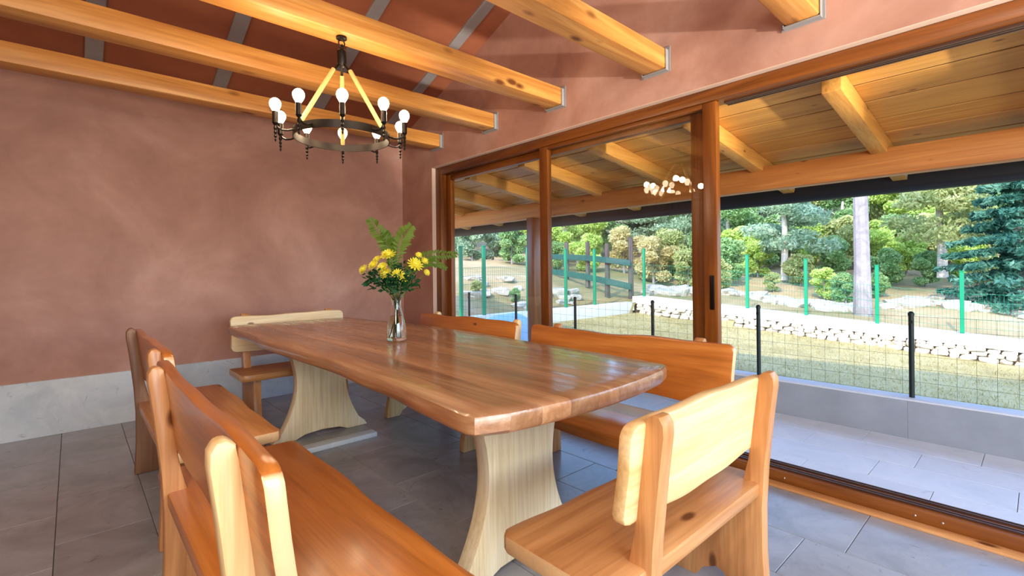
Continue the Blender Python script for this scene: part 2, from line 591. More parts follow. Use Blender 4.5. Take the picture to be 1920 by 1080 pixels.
# pale plaster edge around the opening
mb = MB()
mb.box((XW - 0.001, OY1 - 0.004, 0), (XW + 0.10, OY1 + 0.001, OZ))
mb.box((XW - 0.001, OY0, OZ - 0.004), (XW + 0.10, OY1, OZ + 0.001))
struct(mb.build('trim_1', REVEAL))
box('slab', (XW - 0.018, OY1 + 0.01, 0), (XW, YB - 0.02, 0.432), BASE, None, 0.002).name = 'baseboard_right'
bpy.data.objects['baseboard_right']['kind'] = 'structure'
# rear wall with a large window opening (behind the camera), and the solid wall opposite
def wall_hole(name, fn, lo, hi, h0, h1, zb, zt, ztop, t0, t1):
    mb = MB()
    for poly in ([(lo, -0.1), (h0, -0.1), (h0, ztop), (lo, ztop)], [(h1, -0.1), (hi, -0.1), (hi, ztop), (h1, ztop)],
                 [(h0, -0.1), (h1, -0.1), (h1, zb), (h0, zb)], [(h0, zt), (h1, zt), (h1, ztop), (h0, ztop)]):
        mb.prism(poly, fn, t0, t1)
    return struct(mb.build(name, TERRA))
wall_hole('wall_rear', lambda a, b, t: (a, t, b), XL - T, XW + T, -0.9, 2.7, 0.45, 2.45, TOPZ + 0.2, YR - T, YR)
struct(MB().prism([(YR, -0.1), (YB, -0.1), (YB, ceil_z(YB)), (YR, ceil_z(YR))], lambda a, b, t: (t, a, b), XL - T, XL).build('wall_left', TERRA))
# sloping ceiling with its grey battens, and the roof above
ce = struct(MB().prism([(YB + T, ceil_z(YB + T)), (YR - T, ceil_z(YR - T)), (YR - T, ceil_z(YR - T) + 0.12), (YB + T, ceil_z(YB + T) + 0.12)],
            lambda a, b, t: (t, a, b), XL - T, XW + 0.27).build('ceiling', TERRA_C))
for xb in (-2.48, -1.61, -0.735, 0.14, 1.0, 1.885, 2.72):
    MB().prism([(YB, ceil_z(YB) - 0.022), (YR, ceil_z(YR) - 0.022), (YR, ceil_z(YR) + 0.005), (YB, ceil_z(YB) + 0.005)],
               lambda a, b, t: (t, a, b), xb - 0.055, xb + 0.055).build('batten', GREY, ce, 0.004, 1)
struct(MB().prism([(YB + 0.8, ceil_z(YB + 0.8) + 0.125), (YR - 0.8, ceil_z(YR - 0.8) + 0.125), (YR - 0.8, ceil_z(YR - 0.8) + 0.22), (YB + 0.8, ceil_z(YB + 0.8) + 0.22)],
          lambda a, b, t: (t, a, b), XL - 0.8, XW + 0.35).build('roof', ROOFT))

# ------------------------------------------------------------------ ceiling beams (level ties along X, ends in grey hangers)
beam_words = ['honey pine ceiling beam nearest the back wall', 'knotty pine ceiling beam second from the back wall',
              'pine ceiling beam third from the back wall, chandelier hangs from it', 'pale pine ceiling beam fourth from the back wall',
              'pine ceiling beam fifth from the back wall, only its hanger end in view']
for i, yc in enumerate((4.455, 3.545, 2.700, 1.772, 0.870)):
    r = empty('ceiling_beam', (XW, yc, 2.592))
    tag(r, beam_words[i], 'beam', 'ceiling beams')
    mb = MB()
    n = 14
    pol = [(-0.085, 0), (0.085, 0), (0.085, 0.135), (-0.085, 0.135)]
    for q in range(n):
        a = -(XW - XL) + (XW - XL - 0.004) * q / n
        b2 = -(XW - XL) + (XW - XL - 0.004) * (q + 1) / n
    mb.prism(pol, lambda a, b, t: (t, a, b), -(XW - XL), -0.004)
    mb.build('timber', HONEY[AX], r, 0.010, 2)
    h = MB()
    h.box((-0.035, 0.0885, -0.004), (-0.002, 0.094, 0.128))
    h.box((-0.035, -0.094, -0.004), (-0.002, -0.0885, 0.128))
    h.box((-0.035, -0.094, -0.012), (-0.002, 0.094, -0.003))
    h.box((-0.006, -0.108, -0.020), (-0.001, 0.108, 0.150))
    h.build('hanger', GREY, r, 0.001, 1)

# ------------------------------------------------------------------ sliding glass door
d1 = struct(empty('door_1', (XW, 0, 0)))
FX0, FX1 = 0.045, 0.185
box('frame_jamb', (FX0, 4.475, 0.0), (FX1, OY1 - 0.006, OZ - 0.006), FRAME[AZ], d1, 0.004)
box('frame_head', (FX0, OY0, 2.315), (FX1, 4.474, OZ - 0.006), FRAME[AY], d1, 0.004)
for q in (0.075, 0.10, 0.13):
    box('head_track', (FX0 + q - 0.006, OY0, 2.300), (FX0 + q + 0.006, 1.36, 2.3145), TRACK, d1)
box('sill', (0.022, OY0, 0.0), (FX1, 4.474, 0.072), FRAME[AY], d1, 0.004)
box('threshold_strip', (-0.045, OY0, 0.0), (0.021, OY1 - 0.03, 0.014), ORANGE[AY], d1, 0.003)
for q in (0.055, 0.080, 0.125, 0.150):
    box('sill_track', (q, OY0, 0.0725), (q + 0.007, 4.47, 0.083), TRACK, d1, 0.001, seg=1)
for yy in (1.0, 0.42, 0.32, -0.4):
    MB().ball((0.0215, yy, 0.04), 0.006, 8, 6, (0.4, 1, 1)).build('screw_head', SCREW, d1)
def sash(name, xa, xb, y0, y1, sl, sr, railt, railb, ztop):
    s = empty(name, (0, 0, 0))
    s.parent = d1
    box('stile', (xa, y1 - sl, 0.087), (xb, y1, ztop), FRAME[AZ], s, 0.004)
    box('stile', (xa, y0, 0.087), (xb, y0 + sr, ztop), FRAME[AZ], s, 0.004)
    box('rail', (xa, y0 + sr, ztop - railt), (xb, y1 - sl, ztop), FRAME[AY], s, 0.003)
    box('rail', (xa, y0 + sr, 0.087), (xb, y1 - sl, 0.087 + railb), FRAME[AY], s, 0.003)
    xm = (xa + xb) / 2
    MB().add([(xm, y0 + sr, 0.087 + railb), (xm, y1 - sl, 0.087 + railb), (xm, y1 - sl, ztop - railt), (xm, y0 + sr, ztop - railt)], [(0, 1, 2, 3)]).build('pane', PANE, s, fix=False)
    return s
sash('fixed_sash', 0.118, 0.170, 1.505, 4.472, 0.085, 0.085, 0.065, 0.09, 2.312)
fs = sash('sliding_sash', 0.052, 0.104, 1.385, 2.955, 0.095, 0.090, 0.030, 0.09, 2.313)
box('handle', (0.044, 1.405, 0.98), (0.052, 1.435, 1.20), HANDLE, fs, 0.004)

# ------------------------------------------------------------------ seats: benches and chairs (local x = forward, y = along)
def rounded(pts_top, r=0.03):
    return pts_top
def side_board(y0, y1, front, zs):
    f = front
    prof = [(0.035, 0.0), (0.040, 0.10), (0.045, 0.20), (0.045, 0.38), (0.036, 0.54), (0.016, 0.74), (0.001, 0.86), (0.002, 0.892), (0.014, 0.912), (0.034, 0.914),
            (0.050, 0.900), (0.056, 0.87), (0.072, 0.73), (0.092, 0.56), (0.112, 0.47), (0.135, 0.395), (f - 0.03, 0.395), (f - 0.035, 0.33), (f - 0.03, 0.20), (f - 0.005, 0.08), (f, 0.0),
            (f - 0.12, 0.0), (f - 0.15, 0.045), (f - 0.21, 0.075), (f * 0.5 + 0.02, 0.08), (0.19, 0.06), (0.155, 0.0)]
    return MB().prism(prof, lambda a, b, t: (a, t, b * zs), y0, y1)
def back_plank(y0, y1, zs, seed, hgt=0.30, amp=0.7):
    rn = random.Random(seed)
    ph = [rn.uniform(0, 6.28) for _ in range(4)]
    zt, zb = 0.895, 0.895 - hgt
    N = 28
    pts = []
    c = 0.035
    Lh = y1 - y0
    def wav(u, a, b): return amp * 0.010 * math.sin(u * 2 * PI * 1.1 + ph[a]) + amp * 0.006 * math.sin(u * 2 * PI * 2.7 + ph[b])
    for i in range(N + 1):
        u = i / N
        pts.append((y0 + c + (Lh - 2 * c) * u, zt + wav(u, 0, 1)))
    e = zt + wav(1, 0, 1)
    pts += [(y1 - c * 0.3, e - c * 0.3), (y1, e - c), (y1 - 0.006, (zt + zb) / 2), (y1, zb + c), (y1 - c * 0.3, zb + c * 0.3)]
    for i in range(N, -1, -1):
        u = i / N
        pts.append((y0 + c + (Lh - 2 * c) * u, zb + 1.3 * wav(u, 2, 3) - 0.012 * math.sin(PI * u)))
    s0 = zt + wav(0, 0, 1)
    pts += [(y0 + c * 0.3, zb + c * 0.3), (y0, zb + c), (y0 + 0.006, (zt + zb) / 2), (y0, s0 - c), (y0 + c * 0.3, s0 - c * 0.3)]
    th = 0.042
    return MB().prism(pts, lambda a, b, t: (0.050 + 0.115 * (0.90 - b) + t, a, b * zs), 0.0, th)
def seat_slab(y0, y1, front, zs, seed):
    rn = random.Random(seed)
    p1, p2 = rn.uniform(0, 6), rn.uniform(0, 6)
    N = 24
    c = 0.03
    pts = [(0.055, y0), ]
    pts += [(front - c, y0), (front - c * 0.3, y0 + c * 0.3)]
    for i in range(N + 1):
        u = i / N
        pts.append((front + 0.007 * math.sin(u * 7 + p1) + 0.004 * math.sin(u * 17 + p2), y0 + c + (y1 - y0 - 2 * c) * u))
    pts += [(front - c * 0.3, y1 - c * 0.3), (front - c, y1), (0.055, y1)]
    z0, z1 = 0.396 * zs, 0.45 * zs
    return MB().prism(pts, lambda a, b, t: (a, b, t), z0, z1)
def seat_thing(name, loc, rz, seat, back, boards, front, zs, mats, seed, hgt=0.30, bt=0.055, amp=0.7, sz=None):
    r = empty(name, loc, rz)
    sm, bm_, lm = mats
    seat_slab(seat[0], seat[1], front, sz or zs, seed).build('seat', sm[AY], r, 0.010, 2)
    back_plank(back[0], back[1], zs, seed + 3, hgt, amp).build('backrest', bm_[AY], r, 0.010, 2)
    for i, y in enumerate(boards):
        l = lm[i] if isinstance(lm[0], list) else lm
        side_board(y, y + bt, front - 0.035, zs).build('leg', l[AZ], r, 0.009, 2)
    return r
# left side, backs to the camera side
b = seat_thing('bench', (0.195, 0, 0), 0, (0.93, 2.42), (0.945, 2.405), (1.105, 2.15), 0.585, 1.0, (DEEP, DEEP, (PALE, ORANGE)), 11)  # near post in pale wood: the strong light on it is put into its colour
tag(b, 'orange pine bench nearest the camera, with one post coloured pale as if strongly lit, opposite the glass doors', 'bench', 'pine benches along the table')
b = seat_thing('bench', (0.242, 0, 0), 0, (2.60, 4.02), (2.62, 4.00), (2.665, 3.80), 0.54, 1.0, (ORANGE, DEEP, (ORANGE, BROWN)), 12)
tag(b, 'orange pine bench behind the nearest one, close to the stone skirting', 'bench', 'pine benches along the table')
# window side
b = seat_thing('bench', (2.53, 0, 0), PI, (-2.47, -1.04), (-2.475, -1.035), (-2.30, -1.27), 0.60, 0.955, (DEEP, DEEP, ORANGE), 13, 0.33)
tag(b, 'orange pine bench against the sliding door, its rounded backrest end behind the table corner', 'bench', 'pine benches along the table')
b = seat_thing('bench', (2.53, 0, 0), PI, (-3.99, -2.62), (-3.97, -2.63), (-3.795, -2.72), 0.60, 0.955, (DEEP, DEEP, PALE), 14, 0.33)
tag(b, 'orange pine bench by the fixed glass pane, its backrest seen behind the flower vase', 'bench', 'pine benches along the table')
# the two short seats at the table ends
c_ = seat_thing('dining_chair', (1.51, 0.655, 0), PI / 2, (-0.45, 0.555), (-0.445, 0.455), (-0.4175, 0.3375), 0.46, 0.945, (ORANGE, PALE, ORANGE), 21, amp=0.35, sz=1.0)
tag(c_, 'wide pine chair with pale backrest and orange posts at the near table end', 'chair', 'pine chairs at the table ends')
c_ = seat_thing('dining_chair', (1.46, 4.67, 0), -PI / 2, (-0.49, 0.49), (-0.485, 0.485), (-0.39, 0.335), 0.47, 0.985, (ORANGE, CREAM, ORANGE), 22, amp=0.35)
tag(c_, 'wide pine chair with cream white backrest at the far table end', 'chair', 'pine chairs at the table ends')

# ------------------------------------------------------------------ dining table
tb = empty('dining_table', (1.40, 2.65, 0))
tag(tb, 'long heavy wooden dining table with wavy edges on two waisted plank legs', 'table')
TX, TY = 1.40, 2.65
def smooth_pts(x, pts):
    if x <= pts[0][0]: return pts[0][1]
    for (a, b), (c, d) in zip(pts, pts[1:]):
        if x <= c:
            t = (x - a) / (c - a)
            return b + (d - b) * t * t * (3 - 2 * t)
    return pts[-1][1]
def tl(y):   # wavy left edge
    return smooth_pts(y, [(1.03, 0.832), (1.36, 0.852), (1.81, 0.889), (2.43, 0.906), (3.19, 0.878), (3.8, 0.903), (4.33, 0.893)]) + 0.004 * math.sin(y * 9)
def trr(y):  # wavy right edge
    return smooth_pts(y, [(1.03, 1.922), (1.55, 1.945), (2.1, 1.985), (2.8, 2.015), (3.5, 1.99), (4.0, 1.91), (4.33, 1.87)]) + 0.005 * math.sin(y * 8 + 1)
def t0(x):   # near end, bowed
    v = (x - 1.37) / 0.53
    return 1.078 - 0.062 * (1 - v * v)
def t1(x):
    v = (x - 1.37) / 0.53
    return 4.32 + 0.03 * (1 - v * v)
ZT0, ZT1 = 0.766, 0.832
cuts = [0.0, 0.11, 0.215, 0.325, 0.45, 0.56, 0.68, 0.785, 0.89, 1.0]
NS = len(cuts) - 1
NY = 44
def edge_x(f, y): return tl(y) + (trr(y) - tl(y)) * f
for i in range(NS):
    fa, fb = cuts[i], cuts[i + 1]
    first, last = i == 0, i == NS - 1
    xa, xb = edge_x(fa, 1.1), edge_x(fb, 1.1)
    ring = []
    def ends(x): return t0(x), t1(x)
    rings = []
    for z, ins in ((ZT0, 0.014), (ZT0 + 0.012, 0.003), (ZT1 - 0.016, 0.0), (ZT1 - 0.005, 0.004), (ZT1, 0.014)):
        pts = []
        xla = lambda y: edge_x(fa, y) + (ins if first else 0.0003)
        xlb = lambda y: edge_x(fb, y) - (ins if last else 0.0003)
        ya, yb = t0(xa) + ins, t1(xa) - ins
        yc, yd = t0(xb) + ins, t1(xb) - ins
        cr = 0.045
        for q in range(NY + 1):
            u = q / NY
            y = (ya + (cr if first else 0)) + (yb - ya - (2 * cr if first else 0)) * u
            pts.append((xla(y) - TX, y - TY, z))
        if first:
            pts.append((xla(yb) + cr * 0.3 - TX, yb - cr * 0.3 - TY, z))
            pts.append((xla(yb) + cr - TX, yb - TY, z))
        if last:
            pts.append((xlb(yd) - cr - TX, yd - TY, z))
            pts.append((xlb(yd) - cr * 0.3 - TX, yd - cr * 0.3 - TY, z))
        for q in range(NY, -1, -1):
            u = q / NY
            y = (yc + (cr if last else 0)) + (yd - yc - (2 * cr if last else 0)) * u
            pts.append((xlb(y) - TX, y - TY, z))
        if last:
            pts.append((xlb(yc) - cr * 0.3 - TX, yc + cr * 0.3 - TY, z))
            pts.append((xlb(yc) - cr - TX, yc - TY, z))
        if first:
            pts.append((xla(ya) + cr - TX, ya - TY, z))
            pts.append((xla(ya) + cr * 0.3 - TX, ya + cr * 0.3 - TY, z))
        rings.append(pts)
    n = len(rings[0])
    mb = MB()
    vs = [p for rg in rings for p in rg]
    fsx = [list(range(n))[::-1], [4 * n + q for q in range(n)]]
    for kx in range(4):
        fsx += [(kx * n + q, kx * n + (q + 1) % n, (kx + 1) * n + (q + 1) % n, (kx + 1) * n + q) for q in range(n)]
    mb.add(vs, fsx)
    mb.build('stave', TOPW[AY], tb, 0, smooth=True, angle=40)
def table_leg(yc):
    pr = []
    N = 20
    half = lambda u: 0.188 + 0.135 * abs(2 * (u - 0.54)) ** 1.9 * (1.0 if u < 0.54 else 0.85) + (0.02 if u < 0.06 else 0)
    for i in range(N + 1):
        u = i / N
        pr.append((half(u), 0.765 * u))
    for i in range(N, -1, -1):
        u = i / N
        pr.append((-half(u), 0.765 * u))
    # arched foot
    for a, z in ((-0.20, 0.0), (-0.13, 0.028), (0.0, 0.038), (0.13, 0.028), (0.20, 0.0)):
        pr.append((a, z))
    mb = MB().prism(pr, lambda a, b, t: (a + 0.02, t, b), yc - 0.04 - TY, yc + 0.04 - TY)
    return mb.build('leg', CREAM[AZ], tb, 0.006, 2)
table_leg(1.54)
table_leg(3.78)
ss = box('stone_slab', (1.17, 3.40, 0.0), (1.70, 3.50, 0.035), BASE, None, 0.004)
tag(ss, 'low pale stone strip lying on the floor before the far table leg', 'slab')

# ------------------------------------------------------------------ chandelier
CX, CY = 1.15, 2.685
ch = empty('chandelier', (CX, CY, 2.592))
tag(ch, 'black iron ring chandelier with ten lit candle bulbs hanging from a pine beam', 'chandelier')
Zc = lambda z: z - 2.592
# hook, chain links, hub
mb = MB()
mb.lathe([(0.001, 0), (0.03, 0), (0.03, -0.012), (0.012, -0.02), (0.001, -0.02)], n=16)
mb.build('ceiling_rose', IRON, ch)
mb = MB()
mb.tube([(0.018 * math.cos(t), 0, -0.035 + 0.018 * math.sin(t)) for t in [i * 2 * PI / 12 for i in range(13)]], 0.004, 6, False)
mb.tube([(0, 0.018 * math.cos(t), -0.062 + 0.018 * math.sin(t)) for t in [i * 2 * PI / 12 for i in range(13)]], 0.004, 6, False)
mb.build('chain', IRON, ch)
mb = MB()
mb.lathe([(0.001, -0.072), (0.020, -0.074), (0.026, -0.082), (0.026, -0.150), (0.020, -0.162), (0.012, -0.172), (0.001, -0.174)], n=20)
mb.build('hub', IRON, ch)
RR = 0.262
zr = Zc(2.022)
mb = MB()
N = 64
prof = [(RR, zr - 0.021), (RR, zr + 0.021), (RR - 0.006, zr + 0.021), (RR - 0.006, zr - 0.021), (RR, zr - 0.021)]
mb.lathe(prof, n=N)
mb.build('ring', IRON, ch, angle=30)
fa0 = math.atan2(CY, CX)
for i in range(3):
    a = fa0 + (0, R(126), R(-126))[i]
    dx, dy = math.cos(a), math.sin(a)
    p0 = Vector((0.020 * dx, 0.020 * dy, -0.160))
    p1 = Vector((0.055 * dx, 0.055 * dy, -0.200))
    p2 = Vector(((RR - 0.002) * dx, (RR - 0.002) * dy, zr + 0.02))
    rod = MB().tube([p1, p1 + (p2 - p1) * 0.3, p1 + (p2 - p1) * 0.6, p2], [0.0115, 0.0125, 0.0120, 0.0115], 10).build('rod', ROPE, ch)
    MB().tube([p0, (p0 + p1) / 2 + Vector((0, 0, -0.006)), p1], 0.007, 8).build('shackle', IRON, rod)
bulb_prof = [(0.001, 0.074), (0.012, 0.072), (0.022, 0.064), (0.028, 0.052), (0.0295, 0.042), (0.027, 0.030), (0.020, 0.016), (0.014, 0.006), (0.012, 0.0), (0.001, 0.0)]
proto_arm = None
for i in range(10):
    a = fa0 + R(180 + 36 * i)
    RB = 0.352
    o = empty('candle_arm')
    if i == 0:
        o.parent = ch
        path = [(RR - 0.002, 0, zr), (RR + 0.03, 0, zr - 0.012), (RR + 0.06, 0, zr - 0.014), (RB - 0.012, 0, zr - 0.004), (RB, 0, zr + 0.012)]
        mb = MB().tube(path, 0.0055, 8)
        mb.lathe([(0.001, zr - 0.082), (0.003, zr - 0.078), (0.006, zr - 0.070), (0.003, zr - 0.062), (0.008, zr - 0.052), (0.004, zr - 0.044), (0.009, zr - 0.032), (0.005, zr - 0.022), (0.010, zr - 0.010), (0.006, zr + 0.005),
                  (0.012, zr + 0.012), (0.016, zr + 0.018), (0.001, zr + 0.020)], (RB, 0, 0), 12)
        mb.build('bracket', IRON, o)
        MB().lathe([(0.001, zr + 0.018), (0.0150, zr + 0.018), (0.0150, zr + 0.078), (0.001, zr + 0.078)], (RB, 0, 0), 14).build('candle_sleeve', IRON, o)
        MB().lathe([(r_, z_ + zr + 0.076) for r_, z_ in bulb_prof], (RB, 0, 0), 18).build('bulb', BULB, o)
        proto_arm = o
    else:
        bpy.data.objects.remove(o)
        o = copy_tree(proto_arm, ch)
    o.rotation_euler = (0, 0, a)
for i in range(5):
    a = fa0 + R(180 + 72 * i + 18)
    l = bpy.data.lights.new('bulb_light', 'POINT')
    l.energy = 7.0
    l.color = (1.0, 0.74, 0.46)
    l.shadow_soft_size = 0.03
    lo = bpy.data.objects.new('bulb_light', l)
    COL.objects.link(lo)
    lo.parent = ch
    lo.location = (0.352 * math.cos(a), 0.352 * math.sin(a), zr + 0.16)

# ------------------------------------------------------------------ vase and flowers
VX, VY, VZ = 1.445, 2.625, 0.8325
prof_o = [(0.001, 0.0), (0.052, 0.0), (0.057, 0.006), (0.059, 0.03), (0.057, 0.07), (0.050, 0.11), (0.040, 0.15), (0.031, 0.185), (0.027, 0.215), (0.028, 0.245), (0.034, 0.268), (0.040, 0.28)]
prof_i = [(0.0375, 0.28), (0.031, 0.267), (0.0255, 0.245), (0.0245, 0.215), (0.0285, 0.185), (0.0375, 0.15), (0.0475, 0.11), (0.0545, 0.07), (0.0560, 0.03), (0.053, 0.016), (0.001, 0.014)]
va = MB().lathe(prof_o + prof_i, (0, 0, 0), 40).build('vase', VGLASS, None, angle=60, loc=(VX, VY, VZ))
tag(va, 'clear glass vase on the dining table', 'vase')
wprof = [(0.001, 0.0145), (0.0525, 0.0165), (0.0555, 0.03), (0.054, 0.07), (0.047, 0.11), (0.0372, 0.148), (0.001, 0.149)]
MB().lathe(wprof, (0, 0, 0), 32).build('water', WATER, va, angle=60)

def stem_path(top, k=0.0):
    t = Vector(top) - Vector((VX, VY, VZ))
    base = Vector((-t.x * 0.10 + 0.01 * math.sin(k * 3), -t.y * 0.10 + 0.01 * math.cos(k * 5), 0.02))
    neck = Vector((t.x * 0.07 + 0.007 * math.sin(k * 7), t.y * 0.07 + 0.007 * math.cos(k * 4), 0.235))
    mid = neck * 0.55 + t * 0.45 + Vector((0, 0, 0.02))
    o = Vector((VX, VY, VZ))
    return [base + o, (base + neck) / 2 + o, neck + o, mid + o, t + o]
def bloom_mesh(seed):
    rn = random.Random(seed)
    mb = MB()
    for layer in range(5):
        n = (13, 12, 10, 8, 6)[layer]
        tilt = R((8, 26, 44, 62, 78)[layer])
        ln = (1.0, 0.92, 0.80, 0.64, 0.5)[layer]
        for q in range(n):
            a = 2 * PI * (q + 0.5 * (layer % 2) + rn.uniform(-.15, .15)) / n
            w_ = 0.24
            pts = []
            for s_, ww in ((0.05, 0.35), (0.45, 1.0), (0.82, 0.9), (1.0, 0.35)):
                rr_ = ln * s_ * math.cos(tilt * (0.7 + 0.5 * s_))
                zz = ln * s_ * math.sin(tilt * (0.7 + 0.5 * s_)) * 0.9 - 0.1 + 0.02 * layer
                for sd in (-1, 1):
                    da = sd * w_ * ww * 0.5
                    pts.append((rr_ * math.cos(a) - da * math.sin(a), rr_ * math.sin(a) + da * math.cos(a), zz))
            mb.add(pts, [(0, 2, 3, 1), (2, 4, 5, 3), (4, 6, 7, 5)])
    mb.ball((0, 0, 0.15), 0.42, 10, 6, (1, 1, 0.7))
    return mb
bm_a = bloom_mesh(1).mesh('bloom', fix=False)
bm_a.materials.append(PETAL)
blooms = [((1.404, 2.64, 1.350), .040, 'yellow chrysanthemum highest in the glass vase'),
          ((1.337, 2.70, 1.288), .031, 'pale yellow chrysanthemum second from the left edge of the bouquet'),
          ((1.298, 2.75, 1.262), .030, 'yellow chrysanthemum farthest out towards the back wall in the vase'),
          ((1.372, 2.72, 1.322), .027, 'yellow chrysanthemum tucked behind the highest bloom'),
          ((1.389, 2.65, 1.236), .036, 'full yellow chrysanthemum lowest at the left of the bouquet'),
          ((1.372, 2.655, 1.275), .032, 'yellow chrysanthemum in the middle of the left cluster'),
          ((1.441, 2.60, 1.236), .032, 'light yellow chrysanthemum above the vase mouth'),
          ((1.468, 2.575, 1.212), .030, 'light yellow chrysanthemum lowest in the centre of the bouquet'),
          ((1.524, 2.53, 1.289), .043, 'largest yellow chrysanthemum towards the glass door'),
          ((1.546, 2.525, 1.345), .020, 'small yellow chrysanthemum bud above the largest bloom'),
          ((1.572, 2.50, 1.310), .022, 'small yellow chrysanthemum beside the largest bloom'),
          ((1.580, 2.495, 1.240), .019, 'small yellow chrysanthemum drooping nearest the glass door')]
STEM = plain('flower_stem_green', rgb(70, 122, 50), 0.5)
for i, (p, r_, lab) in enumerate(blooms):
    e = empty('chrysanthemum', (VX, VY, VZ))
    tag(e, lab, 'flower', 'yellow flowers in the vase')
    pth = [q - Vector((VX, VY, VZ)) for q in stem_path(p, i)]
    MB().tube(pth, [0.0022, 0.0022, 0.002, 0.0018, 0.0016], 6).build('stem', STEM, e)
    o = link('bloom', bm_a, e)
    o.location = pth[-1]
    o.scale = (r_ * 1.25, r_ * 1.25, r_ * 1.25)
    d = (Vector(p) - Vector((VX, VY, 1.12))).normalized() * 0.8 - F * 0.55
    o.rotation_euler = d.to_track_quat('Z', 'Y').to_euler()
def frond(pts, wid, name='fern_frond', m=L_FERN, n=26):
    e = empty(name, (VX, VY, VZ))
    o = Vector((VX, VY, VZ))
    P = [Vector(p) - o for p in pts]
    def at(u):
        x = u * (len(P) - 1)
        i = min(int(x), len(P) - 2)
        t = x - i
        p0, p1, p2, p3 = P[max(i - 1, 0)], P[i], P[i + 1], P[min(i + 2, len(P) - 1)]
        return 0.5 * ((2 * p1) + (p2 - p0) * t + (2 * p0 - 5 * p1 + 4 * p2 - p3) * t * t + (3 * p1 - p0 - 3 * p2 + p3) * t ** 3)
    MB().tube([at(i / 16) for i in range(17)], [0.0018 - 0.0012 * i / 16 for i in range(17)], 5).build('stem', STEM, e)
    mb = MB()
    rnf = random.Random(int(wid * 1000) + len(bpy.data.objects))
    for i in range(n):
        u = 0.42 + 0.58 * i / n
        c = at(u)
        t = (at(min(1, u + 0.02)) - at(u - 0.02)).normalized()
        sd = t.cross(F).normalized()
        l = wid * math.sin(PI * min(1, 0.12 + 0.88 * (1 - (u - 0.42) / 0.58))) * (0.6 + 0.4 * (1 - i / n)) + 0.006
        for sg in (-1, 1):
            d = (sd * sg + t * 0.55).normalized()
            d = (d + F * rnf.uniform(-0.35, 0.35) + Vector((0, 0, rnf.uniform(-0.15, 0.05)))).normalized()
            l2 = l * rnf.uniform(0.8, 1.1)
            hw = 0.0075
            sag = Vector((0, 0, -0.10 * l2))
            q = [c, c + d * l2 * 0.35 + t * hw, c + d * l2 * 0.7 + t * hw * 0.8 + sag * 0.4, c + d * l2 + sag, c + d * l2 * 0.7 - t * hw * 0.8 + sag * 0.4, c + d * l2 * 0.35 - t * hw]
            mb.add(q, [(0, 1, 5), (1, 2, 4, 5), (2, 3, 4)])
    mb.build('leaflets', m, e, fix=False)
    return e
neck = (VX, VY, VZ + 0.235)
low = (VX, VY, VZ + 0.03)
tag(frond([low, neck, (1.43, 2.63, 1.30), (1.385, 2.67, 1.45), (1.325, 2.725, 1.568)], 0.075), 'tall green fern frond leaning to the back wall', 'fern', 'fern fronds in the vase')
tag(frond([low, neck, (1.455, 2.625, 1.32), (1.47, 2.60, 1.44), (1.515, 2.555, 1.525)], 0.085), 'upright green fern frond in the middle of the bouquet', 'fern', 'fern fronds in the vase')
tag(frond([low, neck, (1.50, 2.58, 1.28), (1.60, 2.48, 1.345), (1.715, 2.375, 1.345)], 0.050), 'green fern frond reaching out towards the glass door', 'fern', 'fern fronds in the vase')
tag(frond([low, neck, (1.51, 2.57, 1.24), (1.60, 2.48, 1.300), (1.665, 2.41, 1.262)], 0.034), 'drooping green fern frond below the one reaching to the door', 'fern', 'fern fronds in the vase')
tag(frond([low, neck, (1.435, 2.65, 1.28), (1.43, 2.68, 1.40), (1.41, 2.70, 1.50)], 0.075), 'green fern frond at the back of the bouquet behind the highest bloom', 'fern', 'fern fronds in the vase')
def sprig(tip, name, lab, seed):
    rn = random.Random(seed)
    e = empty(name, (VX, VY, VZ))
    tag(e, lab, 'leaf sprig', 'dark leaf sprigs in the vase')
    pth = [q - Vector((VX, VY, VZ)) for q in stem_path(tip, seed)]
    MB().tube(pth, 0.002, 5).build('stem', STEM, e)
    mb = MB()
    for i in range(80):
        g_ = lambda m_, s_: m_ + max(-1.6, min(1.6, rn.gauss(0, 1))) * s_
        c = pth[-1] + Vector((g_(0, 0.030), g_(0, 0.030), g_(-0.015, 0.032)))
        d = Vector((rn.gauss(0, 1), rn.gauss(0, 1), rn.gauss(0.1, 0.6))).normalized()
        sd = d.cross(Vector((rn.gauss(0, 1), rn.gauss(0, 1), rn.gauss(0, 1)))).normalized()
        l = rn.uniform(0.03, 0.05)
        mb.add([c, c + d * l * 0.5 + sd * l * 0.25, c + d * l, c + d * l * 0.5 - sd * l * 0.25], [(0, 1, 2, 3)])
    mb.build('leaves', L_DARK, e, fix=False)
sprig((1.39, 2.67, 1.20), 'leaf_sprig', 'dark green leaf sprig under the left blooms', 1)
sprig((1.445, 2.64, 1.185), 'leaf_sprig', 'dark green leaf sprig over the vase mouth', 2)
sprig((1.50, 2.57, 1.205), 'leaf_sprig', 'dark green leaf sprig under the largest bloom', 3)
sprig((1.47, 2.62, 1.26), 'leaf_sprig', 'dark green leaf sprig in the heart of the bouquet', 4)
sprig((1.345, 2.71, 1.215), 'leaf_sprig', 'dark green leaf sprig at the outer left under the pale bloom', 5)

